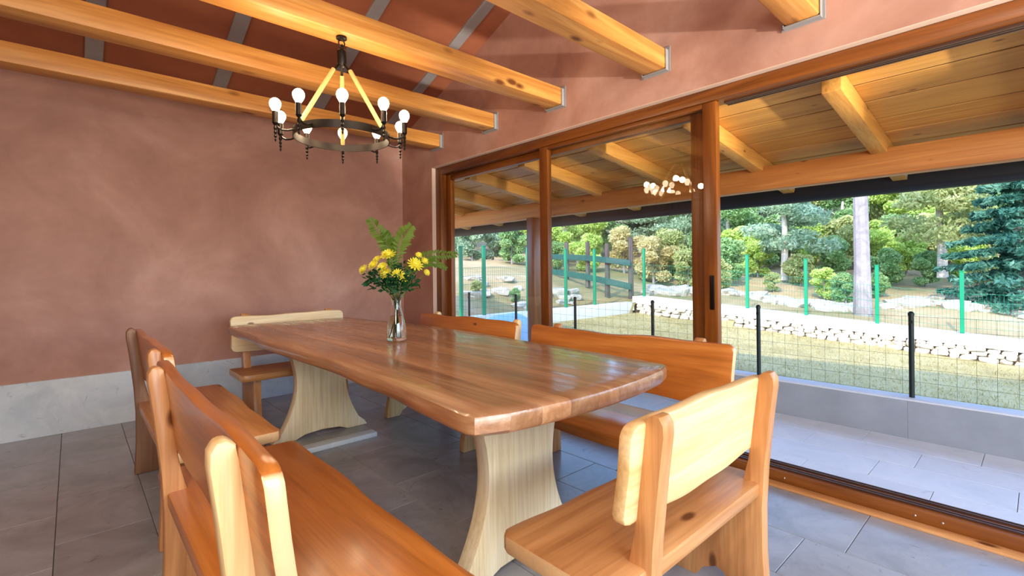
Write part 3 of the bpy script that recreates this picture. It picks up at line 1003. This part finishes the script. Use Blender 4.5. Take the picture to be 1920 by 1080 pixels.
# ------------------------------------------------------------------ porch
PX = XW + 0.275
pf = struct(box('floor_outside', (PX - 0.10, -4.0, -0.9), (4.62, 8.6, -0.012), GROUT))
pxs = [PX - 0.085, 3.52, 3.84, 4.16, 4.468]
for i in range(4):
    y = -1.2 + (0.37, 0.05, 0.50, 0.22)[i] - 0.62
    while y < 8.4:
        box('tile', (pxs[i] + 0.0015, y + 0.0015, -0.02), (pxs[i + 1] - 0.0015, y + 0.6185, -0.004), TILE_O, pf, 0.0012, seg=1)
        y += 0.62
pw = struct(empty('wall_parapet', (4.47, 0, 0)))
for y0, y1 in ((-4.0, -1.0), (-1.0, 0.66), (0.66, 3.2), (3.2, 5.8), (5.8, 8.6)):
    box('render_panel', (0.0, y0 + 0.0004, -0.9), (0.155, y1 - 0.0004, 0.266), CONC, pw, 0.001, seg=1)
box('cap', (-0.004, -4.0, 0.2665), (0.165, 8.6, 0.281), CAPW, pw, 0.004)
# porch post
pp = empty('porch_post', (4.515, 4.52, 0.281))
tag(pp, 'square wooden porch post standing on the parapet under the eaves beam', 'post')
box('shaft', (-0.065, -0.065, 0.0), (0.065, 0.065, 1.655), FRAME[AZ], pp, 0.008)
box('brace', (-0.05, -0.05, 1.60), (0.05, 0.05, 1.66), PORCH[AX], pp, 0.004)
# porch roof: sloping rafters, boards and eaves beam
pr_ = struct(empty('roof_porch', (0, 0, 0)))
def raf_z(x): return 2.28 - 0.139 * (x - 3.10)
mb = MB()
mb.box((4.47, -4.0, 1.925), (4.60, 8.6, 2.125))
mb.build('eaves_beam', EAVES[AY], pr_, 0.006)
yy = -2.67
while yy < 8.2:
    fn = lambda a, b, t: (a, t, b)
    MB().prism([(PX, raf_z(PX)), (4.62, raf_z(4.62)), (5.26, raf_z(5.26) + 0.0), (5.28, raf_z(5.28) + 0.03), (5.28, raf_z(5.28) + 0.125), (PX, raf_z(PX) + 0.125)], fn, yy - 0.05, yy + 0.05).build('rafter', PORCH[AX], pr_, 0.005)
    yy += 0.87
xb = PX - 0.02
j = 0
while xb < 5.25:
    wv = (0.30, 0.27, 0.33, 0.26, 0.28, 0.31)[j % 6]
    x2 = min(xb + wv, 5.36)
    o = MB().prism([(xb + 0.011, raf_z(xb) + 0.127), (x2 - 0.011, raf_z(x2) + 0.127), (x2 - 0.011, raf_z(x2) + 0.150), (xb + 0.011, raf_z(xb) + 0.150)],
                   lambda a, b, t: (a, t, b), -4.0, 8.6).build('board', PORCH[AY], pr_, 0.004, 1)
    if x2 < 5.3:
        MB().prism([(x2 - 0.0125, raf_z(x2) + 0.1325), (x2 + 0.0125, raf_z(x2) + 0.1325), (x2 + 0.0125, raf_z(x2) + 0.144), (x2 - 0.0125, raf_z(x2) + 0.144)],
                   lambda a, b, t: (a, t, b), -4.0, 8.6).build('gap_shade', UNDER, pr_)  # dark strip in the board gap, shade put in as colour
    xb = x2
    j += 1
MB().prism([(PX - 0.02, raf_z(PX - 0.02) + 0.1505), (5.36, raf_z(5.36) + 0.1505), (5.36, raf_z(5.36) + 0.156), (PX - 0.02, raf_z(PX - 0.02) + 0.156)], lambda a, b, t: (a, t, b), -4.0, 8.6).build('underlay', UNDER, pr_)
MB().prism([(PX - 0.02, raf_z(PX) + 0.160), (5.40, raf_z(5.40) + 0.160), (5.40, raf_z(5.40) + 0.185), (PX - 0.02, raf_z(PX) + 0.30)], lambda a, b, t: (a, t, b), -4.0, 8.6).build('tiling', ROOFT, pr_)
gp = [(5.30, 2.03), (5.30, 1.95), (5.32, 1.90), (5.36, 1.885), (5.40, 1.90), (5.42, 1.95), (5.42, 2.03)]
MB().prism(gp, lambda a, b, t: (a, t, b), -4.0, 8.6).build('gutter', GUTTER, pr_, 0.003, 1)

# ------------------------------------------------------------------ wire fence on the parapet
wf = empty('wire_fence', (4.55, 0, 0.281))
tag(wf, 'black wire fence with slim posts on top of the grey parapet', 'fence')
for i in range(-2, 7):
    y = 0.645 + 1.068 * i
    h = MB()
    h.lathe([(0.001, 0), (0.017, 0), (0.017, 0.60), (0.020, 0.60), (0.020, 0.618), (0.010, 0.63), (0.001, 0.632)], (0, y, 0), 12)
    h.box((-0.02, y - 0.012, 0.545), (-0.012, y + 0.012, 0.565))
    h.build('post', BLACKP, wf)
mb = MB()
y = -1.4
while y < 7.0:
    mb.tube([(0.012, y, 0.02), (0.012, y, 0.595)], 0.0011, 3, False)
    y += 0.10
for q in range(7):
    z = 0.02 + 0.0955 * q
    mb.tube([(0.012, -1.5, z), (0.012, 7.05, z)], 0.0011, 3, False)
tag(mb.build('wire_mesh', WIRE, wf, fix=False), kind='stuff')

# ------------------------------------------------------------------ lawn, hillside
def grid(name, x0, x1, y0, y1, st, zf, m, keep=None):
    nx, ny = int((x1 - x0) / st) + 1, int((y1 - y0) / st) + 1
    vs, idx = [], {}
    for j in range(ny):
        for i in range(nx):
            x, y = x0 + i * st, y0 + j * st
            vs.append((x, y, zf(x, y)))
    fs = []
    for j in range(ny - 1):
        for i in range(nx - 1):
            cx, cy = x0 + (i + 0.5) * st, y0 + (j + 0.5) * st
            if keep and not keep(cx, cy): continue
            fs.append((j * nx + i, j * nx + i + 1, (j + 1) * nx + i + 1, (j + 1) * nx + i))
    mb = MB()
    mb.add(vs, fs)
    return mb.build(name, m, None, 0, smooth=True, angle=80, fix=False)
def lawn_h(x, y): return lawn_z(x, y) + 0.015 * mnoise.noise(Vector((x * 2, y * 2, 1)))
struct(grid('ground_lawn', 4.6, 13.0, -8, 8.0, 0.25, lawn_h, LAWN))
def hill_h(x, y):
    if x < xw(min(y, YW)) and y < YW: return lawn_z(x, y) - 0.3
    return ground_z(x, y)
struct(grid('terrain_hill', -12, 72, -30, 62, 0.5, hill_h, HILL, lambda x, y: x > xw(min(y, YW)) - 0.1 or y > YW - 0.1))
# short grass
rn = random.Random(3)
mb = MB()
for i in range(26000):
    x, y = rn.uniform(6.2, 12.2), rn.uniform(-1.5, 7.4)
    if x > xw(y) - 0.15: continue
    z = lawn_h(x, y)
    h = rn.uniform(0.02, 0.055)
    a = rn.uniform(0, 6.28)
    dx, dy = math.cos(a) * 0.006, math.sin(a) * 0.006
    mb.add([(x - dx, y - dy, z - 0.005), (x + dx, y + dy, z - 0.005), (x + rn.gauss(0, 0.02), y + rn.gauss(0, 0.02), z + h)], [(0, 1, 2)])
tag(mb.build('lawn_grass', GRASS, fix=False), 'short dry grass of the lawn between parapet and stone wall', 'grass', kind='stuff')

# ------------------------------------------------------------------ dry stone wall and white wall
def stone_mesh(seed, rough=0.28):
    rn = random.Random(seed)
    bm = bmesh.new()
    bmesh.ops.create_icosphere(bm, subdivisions=2, radius=0.5)
    off = Vector((seed * 3.1, 0, 0))
    for v in bm.verts:
        p = v.co.copy()
        q = Vector([math.copysign(abs(c * 2) ** 0.55 / 2, c) for c in p])
        v.co = q * (1 + rough * mnoise.noise(p * 2.2 + off))
    me = bpy.data.meshes.new('stone')
    bm.to_mesh(me)
    bm.free()
    return me
stones = []
for i in range(8):
    me = stone_mesh(i + 1)
    me.materials.append(STONE)
    stones.append(me)
dw = empty('dry_stone_wall', (xw(3), 3, lawn_z(0, 3)))
tag(dw, 'low dry stone wall with white concrete coping edging the lawn', 'wall')
W0 = Vector((xw(3), 3, lawn_z(0, 3)))
y = -2.4
prev = None
mb = MB()
ys = [-2.5 + 0.5 * i for i in range(21)] + [7.6]
ys = [q for q in ys if q < 7.6] + [7.6]
def strip(mb, xo0, xo1, zo0, zo1):
    for a, b2 in zip(ys, ys[1:]):
        vs = []
        for q in (a, b2):
            xx, zz = xw(q), lawn_z(0, q)
            vs += [(xx + xo0 - W0.x, q - W0.y, zz + zo0 - W0.z), (xx + xo1 - W0.x, q - W0.y, zz + zo0 - W0.z), (xx + xo1 - W0.x, q - W0.y, zz + zo1 - W0.z), (xx + xo0 - W0.x, q - W0.y, zz + zo1 - W0.z)]
        mb.add(vs, [(0, 3, 2, 1), (4, 5, 6, 7), (0, 1, 5, 4), (1, 2, 6, 5), (2, 3, 7, 6), (3, 0, 4, 7)])
strip(mb, 0.02, 0.40, -0.3, 0.26)
mb.build('core', GAP, dw)
mb = MB()
strip(mb, -0.06, 0.44, 0.26, 0.455)
mb.build('coping', COPE, dw, smooth=False)
for row, (zc, hh) in enumerate(((0.045, 0.11), (0.135, 0.10), (0.215, 0.10))):
    y = -2.3 + 0.07 * row
    while y < 7.35:
        wd = rn.uniform(0.12, 0.30)
        o = link('stone', rn.choice(stones), dw)
        yc = y + wd / 2
        o.location = (xw(yc) + 0.01 + rn.uniform(-0.035, 0.02) - W0.x, yc - W0.y, lawn_z(0, yc) + zc + rn.uniform(-0.015, 0.015) - W0.z)
        o.scale = (0.16, wd * 0.98, hh * rn.uniform(0.95, 1.25))
        o.rotation_euler = (rn.uniform(-0.12, 0.12), rn.uniform(-0.1, 0.1), rn.choice((0, PI)) + rn.uniform(-0.1, 0.1))
        y += wd
wl = box('white_garden_wall', (4.7, YW - 0.02, -0.4), (xw(YW) - 0.08, YW + 0.22, 0.33), WHITEW, None, 0.01)
wl.name = 'white_garden_wall'
tag(wl, 'smooth white garden wall closing the far end of the lawn', 'wall')

# ------------------------------------------------------------------ green mesh fence
gf = empty('mesh_fence', (12.2, 3, 0))
tag(gf, 'bright green mesh fence with tall posts on the stone and white walls', 'fence')
gp_list = [(12.66, -1.57), (12.6, -0.27), (12.49, 1.03), (12.35, 2.32), (12.09, 3.59), (11.76, 4.80), (11.58, 6.03), (11.48, 7.40), (9.88, 7.70), (8.77, 7.70), (7.50, 7.70), (6.24, 7.70), (5.66, 7.70)]
gz = [-0.24, -0.24, -0.207, -0.07, 0.09, 0.216, 0.36, 0.46, 0.42, 0.40, 0.41, 0.415, 0.39]
def gxy(i):
    x, y = gp_list[i]
    if y < 7.5: x = xw(y) + 0.18
    return x, y
for i in range(len(gp_list)):
    x, y = gxy(i)
    z0 = (lawn_z(0, y) + 0.458 if y < 7.5 else 0.332)
    z1 = gz[i] + 1.32
    mb = MB()
    mb.box((x - 0.032 - 12.2, y - 0.032 - 3, z0), (x + 0.032 - 12.2, y + 0.032 - 3, z1))
    mb.box((x - 0.036 - 12.2, y - 0.036 - 3, z1), (x + 0.036 - 12.2, y + 0.036 - 3, z1 + 0.02))
    mb.build('post', GPOST, gf, 0.006, 1)
mb = MB()
for i in range(len(gp_list) - 1):
    xa, ya = gxy(i)
    xb2, yb2 = gxy(i + 1)
    za0, zb0 = gz[i] + 0.08, gz[i + 1] + 0.08
    n = int(math.hypot(xb2 - xa, yb2 - ya) / 0.055)
    for q in range(1, n):
        t = q / n
        x, y, z = xa + (xb2 - xa) * t - 12.2, ya + (yb2 - ya) * t - 3, za0 + (zb0 - za0) * t
        mb.tube([(x, y, z), (x, y, z + 0.82)], 0.0026, 3, False)
    for q in range(6):
        zz = 0.82 * q / 5
        mb.tube([(xa - 12.2, ya - 3, za0 + zz), (xb2 - 12.2, yb2 - 3, zb0 + zz)], 0.003, 3, False)
tag(mb.build('wire_panel', GWIRE, gf, fix=False), kind='stuff')

# ------------------------------------------------------------------ wooden ranch fence on the bank
rf = empty('ranch_fence', (11.5, 8.9, 0.6))
tag(rf, 'dark weathered wooden fence with two rails on the slope beyond the corner of the lawn', 'fence')
posts = [((11.62, 7.78), 0.40, 2.13), ((11.30, 8.35), 0.40, 1.97), ((11.42, 9.15), 0.7, 2.06), ((11.50, 10.05), 0.9, 2.10)]
for (px, py), za, zb in posts:
    MB().tube([(px - 11.5, py - 8.9, za - 0.6), (px - 11.5 + 0.01, py - 8.9, (za + zb) / 2 - 0.6), (px - 11.5, py - 8.9, zb - 0.6)], [0.075, 0.07, 0.064], 9).build('post', DARKW[AZ], rf)
pts = [(11.56, 7.70), (11.24, 8.30), (11.36, 9.13), (11.45, 10.6)]
for zz, hh in (((1.40, 1.50, 1.58, 1.66), 0.085), ((0.74, 0.90, 1.02, 1.18), 0.09)):
    for i in range(3):
        (xa, ya), (xb2, yb2) = pts[i], pts[i + 1]
        mb = MB()
        vs = []
        for (x, y), z in (((xa, ya), zz[i]), ((xb2, yb2), zz[i + 1])):
            for dx, dz in ((-0.02, -hh), (0.02, -hh), (0.02, hh), (-0.02, hh)):
                vs.append((x + dx - 11.5 - 0.06, y - 8.9, z + dz - 0.6))
        mb.add(vs, [(0, 3, 2, 1), (4, 5, 6, 7), (0, 1, 5, 4), (1, 2, 6, 5), (2, 3, 7, 6), (3, 0, 4, 7)])
        mb.build('rail', GREENW, rf, 0.008, 1)

# ------------------------------------------------------------------ blue tarpaulin heap
mb = MB()
nx, ny = 22, 16
vs = []
for j in range(ny + 1):
    for i in range(nx + 1):
        u, v = i / nx * 2 - 1, j / ny * 2 - 1
        e = max(0.0, 1 - max(abs(u), abs(v)) ** 3)
        z = 0.62 * e ** 0.6 * (0.86 + 0.14 * u) + 0.02 * math.sin(5 * u + 3 * v) * e + 0.025 * mnoise.noise(Vector((u * 3, v * 3, 2))) * e
        vs.append((u * 0.72 * 0.74 + v * 0.28, -u * 0.72 * 0.67 + v * 0.38, z))
mb.add(vs, [(j * (nx + 1) + i, j * (nx + 1) + i + 1, (j + 1) * (nx + 1) + i + 1, (j + 1) * (nx + 1) + i) for j in range(ny) for i in range(nx)])
tp = mb.build('tarpaulin_heap', TARP, None, fix=False, loc=(5.66, 6.50, -0.10), angle=70)
tag(tp, 'pale blue tarpaulin heaped on the lawn beyond the porch post', 'tarpaulin')

# ------------------------------------------------------------------ trees, shrubs, rocks
def leaf_quad(mb, c, s, rn, flat=0.0, long=1.6):
    n = Vector((rn.gauss(0, 1), rn.gauss(0, 1), rn.gauss(0, 1) + flat)).normalized()
    a = n.cross(Vector((rn.gauss(0, 1), rn.gauss(0, 1), rn.gauss(0, 1)))).normalized()
    b = n.cross(a)
    l = s * long
    mb.add([c - a * l * 0.5, c + b * s * 0.42 + n * s * 0.12, c + a * l * 0.5, c - b * s * 0.42 + n * s * 0.12], [(0, 1, 2, 3)])
def crown_round(seed, n, s, h0, h1, rad, blobs=16):
    rn = random.Random(seed)
    bl = []
    for i in range(blobs):
        u = (i + 0.5) / blobs
        z = h0 + (h1 - h0) * u
        env = math.sin(PI * (0.18 + 0.78 * u)) ** 0.8
        a = rn.uniform(0, 6.28)
        r = rad * env * rn.uniform(0.35, 0.9)
        bl.append((Vector((r * math.cos(a), r * math.sin(a), z)), rad * rn.uniform(0.30, 0.5)))
    mb = MB()
    for i in range(n):
        c, r = rn.choice(bl)
        d = Vector((rn.gauss(0, 1), rn.gauss(0, 1), rn.gauss(0, 1))).normalized()
        p = c + Vector((d.x, d.y, d.z * 0.7)) * r * rn.uniform(0.55, 1.05)
        leaf_quad(mb, p, s * rn.uniform(0.7, 1.3), rn, 0.6)
    return mb
def crown_pine(seed, n, s, h0, h1, rad):
    rn = random.Random(seed)
    mb = MB()
    cl = []
    lev = 10
    for i in range(lev):
        u = i / (lev - 1)
        z = h0 + (h1 - h0) * u
        rr = rad * (1 - 0.72 * u) 
        for k in range(5):
            a = rn.uniform(0, 6.28)
            q = rr * rn.uniform(0.35, 1.0)
            cl.append((Vector((q * math.cos(a), q * math.sin(a), z + rn.uniform(-0.2, 0.2))), rr * 0.38 + 0.15))
    for i in range(n):
        c, r = rn.choice(cl)
        d = Vector((rn.gauss(0, 1), rn.gauss(0, 1), rn.gauss(0, 1))).normalized()
        p = c + Vector((d.x, d.y, d.z * 0.42)) * r * rn.uniform(0.4, 1.05)
        leaf_quad(mb, p, s * rn.uniform(0.6, 1.2), rn, 0.3, 2.4)
    return mb
def crown_spruce(seed, n, s, h, rad):
    rn = random.Random(seed)
    mb = MB()
    br = []
    lev = 17
    for i in range(lev):
        u = i / lev
        z = 0.25 + (h - 0.3) * u
        rr = rad * (1 - u) ** 0.9
        nb = 9 if u < 0.6 else 6
        for k in range(nb):
            br.append((z, rr * rn.uniform(0.8, 1.1), 6.28 * (k + rn.uniform(-0.3, 0.3)) / nb))
    for i in range(n):
        z, rr, a = rn.choice(br)
        t = rn.random() ** 0.7
        p = Vector((rr * t * math.cos(a), rr * t * math.sin(a), z - rr * 0.42 * t + rr * 0.20 * t * t + 0.0))
        w_ = 0.30 * rr * (1 - 0.75 * t)
        p += Vector((-math.sin(a), math.cos(a), 0)) * rn.uniform(-w_, w_) + Vector((0, 0, rn.uniform(-0.10, 0.03)))
        leaf_quad(mb, p, s * rn.uniform(0.6, 1.2), rn, 0.8, 2.2)
    return mb
def trunk_mb(h, r0, r1, seed, branches=0, sp=0.8):
    rn = random.Random(seed)
    mb = MB()
    sway = 0.002 if seed == 9 else 0.009
    p = [Vector((sway * h * math.sin(i * 0.9 + seed), sway * h * math.cos(i * 1.1 + seed), h * i / 7)) for i in range(8)]
    p[0] = Vector((p[1].x * .9, p[1].y * .9, -0.25))
    mb.tube(p, [r0 * 1.25] + [r0 + (r1 - r0) * i / 6 for i in range(7)], 10)
    for i in range(branches):
        u = rn.uniform(0.3, 0.95)
        a = rn.uniform(0, 6.28)
        c = p[0].lerp(p[-1], u)
        l = sp * rn.uniform(0.5, 1)
        mb.tube([c, c + Vector((math.cos(a) * l * 0.5, math.sin(a) * l * 0.5, l * 0.25)), c + Vector((math.cos(a) * l, math.sin(a) * l, l * 0.6))], [r1 * 0.6, r1 * 0.4, r1 * 0.15], 5)
    return mb
KIT = {}
def kit(kind):
    if kind in KIT: return KIT[kind]
    if kind == 'round': a, b = trunk_mb(3.6, 0.11, 0.05, 1, 7, 0.9), crown_round(5, 17000, 0.095, 0.7, 4.6, 1.55)
    if kind == 'round2': a, b = trunk_mb(3.8, 0.12, 0.05, 2, 7, 0.9), crown_round(8, 17000, 0.09, 1.0, 5.0, 1.45, 20)
    if kind == 'pine': a, b = trunk_mb(5.0, 0.13, 0.04, 3, 6, 0.8), crown_pine(6, 17000, 0.085, 1.2, 5.4, 1.6)
    if kind == 'spruce': a, b = trunk_mb(4.6, 0.12, 0.03, 4), crown_spruce(7, 24000, 0.075, 5.0, 1.75)
    if kind == 'shrub': a, b = trunk_mb(0.6, 0.03, 0.015, 5, 5, 0.4), crown_round(9, 6000, 0.052, 0.15, 1.15, 0.62, 10)
    if kind == 'tall': a, b = trunk_mb(8.2, 0.165, 0.10, 9, 5, 0.5), crown_pine(16, 12000, 0.12, 5.4, 9.4, 2.2)
    KIT[kind] = (a.mesh('trunk', fix=False), b.mesh('foliage', smooth=False, fix=False))
    return KIT[kind]
VAR = {}
def tree(name, kind, x, y, sc, leaf, bark, label, cat, group=None, rz=0.0, dz=0.0, sz=1.0):
    key = (kind, leaf.name, bark.name)
    if key not in VAR:
        a, b = kit(kind)
        a, b = a.copy(), b.copy()
        a.materials.clear(); b.materials.clear()
        a.materials.append(bark); b.materials.append(leaf)
        VAR[key] = (a, b)
    a, b = VAR[key]
    r = empty(name, (x, y, ground_z(x, y) + dz), rz)
    r.scale = (sc, sc, sc * sz)
    tag(r, label, cat, group)
    link('trunk', a, r)
    f_ = link('foliage', b, r)
    f_['kind'] = 'stuff'
    return r
def at(px, fwd):
    u = (px - 960) / 904.46
    p = (F + u * R0) * fwd
    return p.x, p.y
# named trees in front
tx, ty = 13.9, 2.88
tree('tall_pine', 'tall', tx, ty, 1.0, L_PINE, BARK, 'tall pine with thick grey bare trunk behind the stone wall', 'tree', rz=0.4)
tx, ty = 17.92, 0.57
tree('spruce', 'spruce', 17.6, 0.35, 1.12, L_SPRUCE, BARK, 'dark blue green spruce beyond the green fence by the right edge', 'tree', rz=1.0)
tree('young_pine', 'pine', 18.54, 6.1, 0.85, L_PINE, BARKW, 'pine with slim pale trunk on the grassy slope between two green posts', 'tree', rz=2.0, dz=0.3)
tree('young_pine', 'pine', 19.97, 2.09, 0.9, L_OLIVE, BARKW, 'pine with slim white trunk left of the dark spruce', 'tree', rz=0.5, dz=0.6)
rn = random.Random(77)
rowA = [(1365, 22, 'round', L_GREEN, 1.05), (1430, 25, 'pine', L_PINE, 1.1), (1490, 23, 'round2', L_OLIVE, 1.0), (1545, 26, 'pine', L_PINE, 1.2), (1580, 21, 'round', L_GREEN, 0.85), (1645, 24, 'round2', L_OLIVE, 1.15),
        (1700, 22, 'round', L_LIME, 1.0), (1740, 26, 'pine', L_PINE, 1.2), (1790, 24, 'round2', L_OLIVE, 1.15), (1845, 25, 'pine', L_PINE, 1.2), (1900, 23, 'round', L_GREEN, 1.1), (1960, 24, 'pine', L_SPRUCE, 1.3), (2040, 22, 'round', L_OLIVE, 1.1)]
rowB = [(1340, 31, 'pine', L_PINE, 1.2), (1400, 33, 'round', L_PINE, 1.3), (1470, 31, 'pine', L_GREEN, 1.3), (1530, 34, 'round2', L_PINE, 1.35), (1600, 32, 'pine', L_PINE, 1.35), (1670, 34, 'round', L_GREEN, 1.4), (1730, 32, 'pine', L_PINE, 1.4),
        (1800, 35, 'round2', L_PINE, 1.4), (1860, 33, 'pine', L_SPRUCE, 1.4), (1930, 34, 'pine', L_PINE, 1.35), (2020, 32, 'round', L_PINE, 1.4)]
rowL = [(840, 27, 'round', L_PINE, 1.0), (885, 24, 'round2', L_GREEN, 0.85), (935, 25, 'round', L_PINE, 0.95), (985, 26, 'pine', L_PINE, 1.0), (1035, 21, 'round', L_LIME, 0.75), (1085, 23, 'round2', L_LIME, 0.85), (1125, 26, 'round', L_GREEN, 0.9),
        (1180, 28, 'pine', L_SPRUCE, 1.0), (1230, 26, 'pine', L_PINE, 1.0), (1285, 27, 'round', L_GREEN, 1.0), (1320, 24, 'pine', L_PINE, 0.9), (900, 33, 'pine', L_PINE, 1.0), (1010, 34, 'round', L_GREEN, 1.1), (1100, 35, 'pine', L_PINE, 1.1), (1200, 35, 'round', L_PINE, 1.2), (1270, 36, 'pine', L_GREEN, 1.2)]
ORD = 'first second third fourth fifth sixth seventh eighth ninth tenth eleventh twelfth thirteenth fourteenth fifteenth sixteenth seventeenth eighteenth nineteenth twentieth twenty-first twenty-second twenty-third twenty-fourth twenty-fifth'.split()
kind_words = {'round': 'bushy tree', 'round2': 'broad tree', 'pine': 'pine'}
leaf_words = {'lime_leaf': 'bright lime green', 'olive_leaf': 'olive green', 'mid_green_leaf': 'mid green', 'grey_green_needle': 'grey green', 'blue_green_needle': 'dark blue green'}
for row, where in ((rowA, 'nearer wooded row'), (rowB, 'farther wooded row'), (rowL, 'wood behind the ranch fence')):
    for px, fw, kd, lf, sc in row:
        x, y = at(px, fw)
        nm = {'round': 'bushy_tree', 'round2': 'broad_tree', 'pine': 'pine_tree'}[kd]
        nth = ORD[sorted(q[0] for q in row).index(px)]
        lab = '%s %s, %s from the left in the %s' % (leaf_words[lf.name], kind_words[kd], nth, where)
        tree(nm, kd, x, y, sc * rn.uniform(0.95, 1.06), lf, BARK if kd == 'pine' else BARKW, lab, 'tree', 'trees of the ' + where, rn.uniform(0, 6.28), sz=rn.uniform(0.92, 1.08))
shr = [(1365, 17, L_GREEN, 1.3, ''), (1345, 15, L_OLIVE, 0.9, ''), (1420, 18.5, L_LIME, 1.2, ''), (1500, 16.5, L_OLIVE, 0.9, ''), (1545, 14.5, L_LIME, 0.75, ''), (1585, 13.5, L_GREEN, 0.7, ''), (1560, 18, L_GREEN, 1.3, ''), (1660, 16.5, L_GREEN, 1.0, ''),
       (1700, 18, L_LIME, 1.3, ''), (1735, 16, L_GREEN, 0.9, ''), (1800, 17.5, L_LIME, 1.3, ''), (1850, 16, L_OLIVE, 0.8, ''), (1450, 15.5, L_OLIVE, 0.5, ''),
       (1170, 19, L_DRY, 1.5, ''), (1225, 17.5, L_DRY, 1.3, ''), (1255, 18.5, L_OLIVE, 1.5, ''), (1290, 17, L_OLIVE, 1.1, ''), (1045, 18.5, L_GREEN, 1.0, ''), (960, 18, L_GREEN, 1.2, ''), (925, 20, L_PINE, 1.3, ''), (885, 19, L_PINE, 1.2, ''), (865, 22, L_PINE, 1.4, ''),
       (965, 11.6, L_GREEN, 0.30, ''), (895, 11.4, L_OLIVE, 0.30, ''), (1105, 19, L_LIME, 1.2, ''),
       (1385, 20, L_LIME, 1.6, ''), (1445, 21, L_GREEN, 1.7, ''), (1520, 20.5, L_LIME, 1.6, ''), (1580, 19.5, L_OLIVE, 1.6, ''), (1632, 19, L_LIME, 1.5, ''), (1680, 20.5, L_GREEN, 1.7, ''), (1722, 20, L_OLIVE, 1.6, ''), (1778, 20.5, L_LIME, 1.7, ''), (1830, 19.5, L_GREEN, 1.5, ''), (1875, 17, L_OLIVE, 1.2, ''), (1640, 14.6, L_GREEN, 0.7, '')]
sw = {'mid_green_leaf': 'mid green', 'olive_leaf': 'olive', 'lime_leaf': 'bright lime', 'straw_leaf': 'dry straw coloured', 'grey_green_needle': 'grey green'}
for px, fw, lf, sc, wh in shr:
    x, y = at(px, fw)
    side = 'on the bank beyond the white garden wall' if px < 1330 else 'among the rocks beyond the dry stone wall'
    nth = ORD[sorted(q[0] for q in shr if (q[0] < 1330) == (px < 1330)).index(px)]
    lab = '%s shrub, %s from the left %s' % (sw[lf.name], nth, side)
    if sc <= 0.32: lab = 'small %s tuft low on the earth bank near the porch post' % sw[lf.name]
    tree('shrub', 'shrub', x, y, sc * rn.uniform(0.9, 1.1), lf, BARK, lab, 'shrub', 'shrubs ' + side, rn.uniform(0, 6.28))
rocks = []
for i in range(5):
    me = stone_mesh(20 + i, 0.5)
    me.name = 'rock'
    me.materials.append(ROCK)
    rocks.append(me)
def rock(px, fw, s, lab, grp):
    x, y = at(px, fw)
    if y < YW + 0.5 and x < xw(y) + 0.9: return
    o = link('rock', rn.choice(rocks))
    o.location = (x, y, ground_z(x, y) + s * 0.08)
    o.scale = (s * rn.uniform(0.9, 1.5), s * rn.uniform(0.9, 1.5), s * rn.uniform(0.45, 0.75))
    o.rotation_euler = (rn.uniform(-.2, .2), rn.uniform(-.2, .2), rn.uniform(0, 6.28))
    tag(o, lab, 'rock', grp)
for i in range(70):
    t = i / 69
    rock(1352 + 245 * t + rn.uniform(-8, 8), 15.0 - 2.6 * t + rn.uniform(-0.6, 0.9), rn.uniform(0.16, 0.42), 'pale limestone rock in the band left of the tall trunk', 'limestone rocks left of the tall trunk')
for i in range(70):
    t = i / 69
    rock(1650 + 290 * t + rn.uniform(-8, 8), 13.2 - 1.5 * t + rn.uniform(-0.6, 0.9), rn.uniform(0.16, 0.42), 'pale limestone rock in the band right of the tall trunk', 'limestone rocks right of the tall trunk')
for i in range(20):
    rock(rn.uniform(1205, 1320), rn.uniform(13.6, 15.0), rn.uniform(0.3, 0.6), 'pale limestone rock on the slope right of the ranch fence', 'limestone rocks right of the ranch fence')
for i in range(26):
    rock(rn.uniform(865, 1130), rn.uniform(11.2, 13.4), rn.uniform(0.15, 0.40), 'buff rock sticking out of the earth bank above the white wall', 'buff rocks on the earth bank')
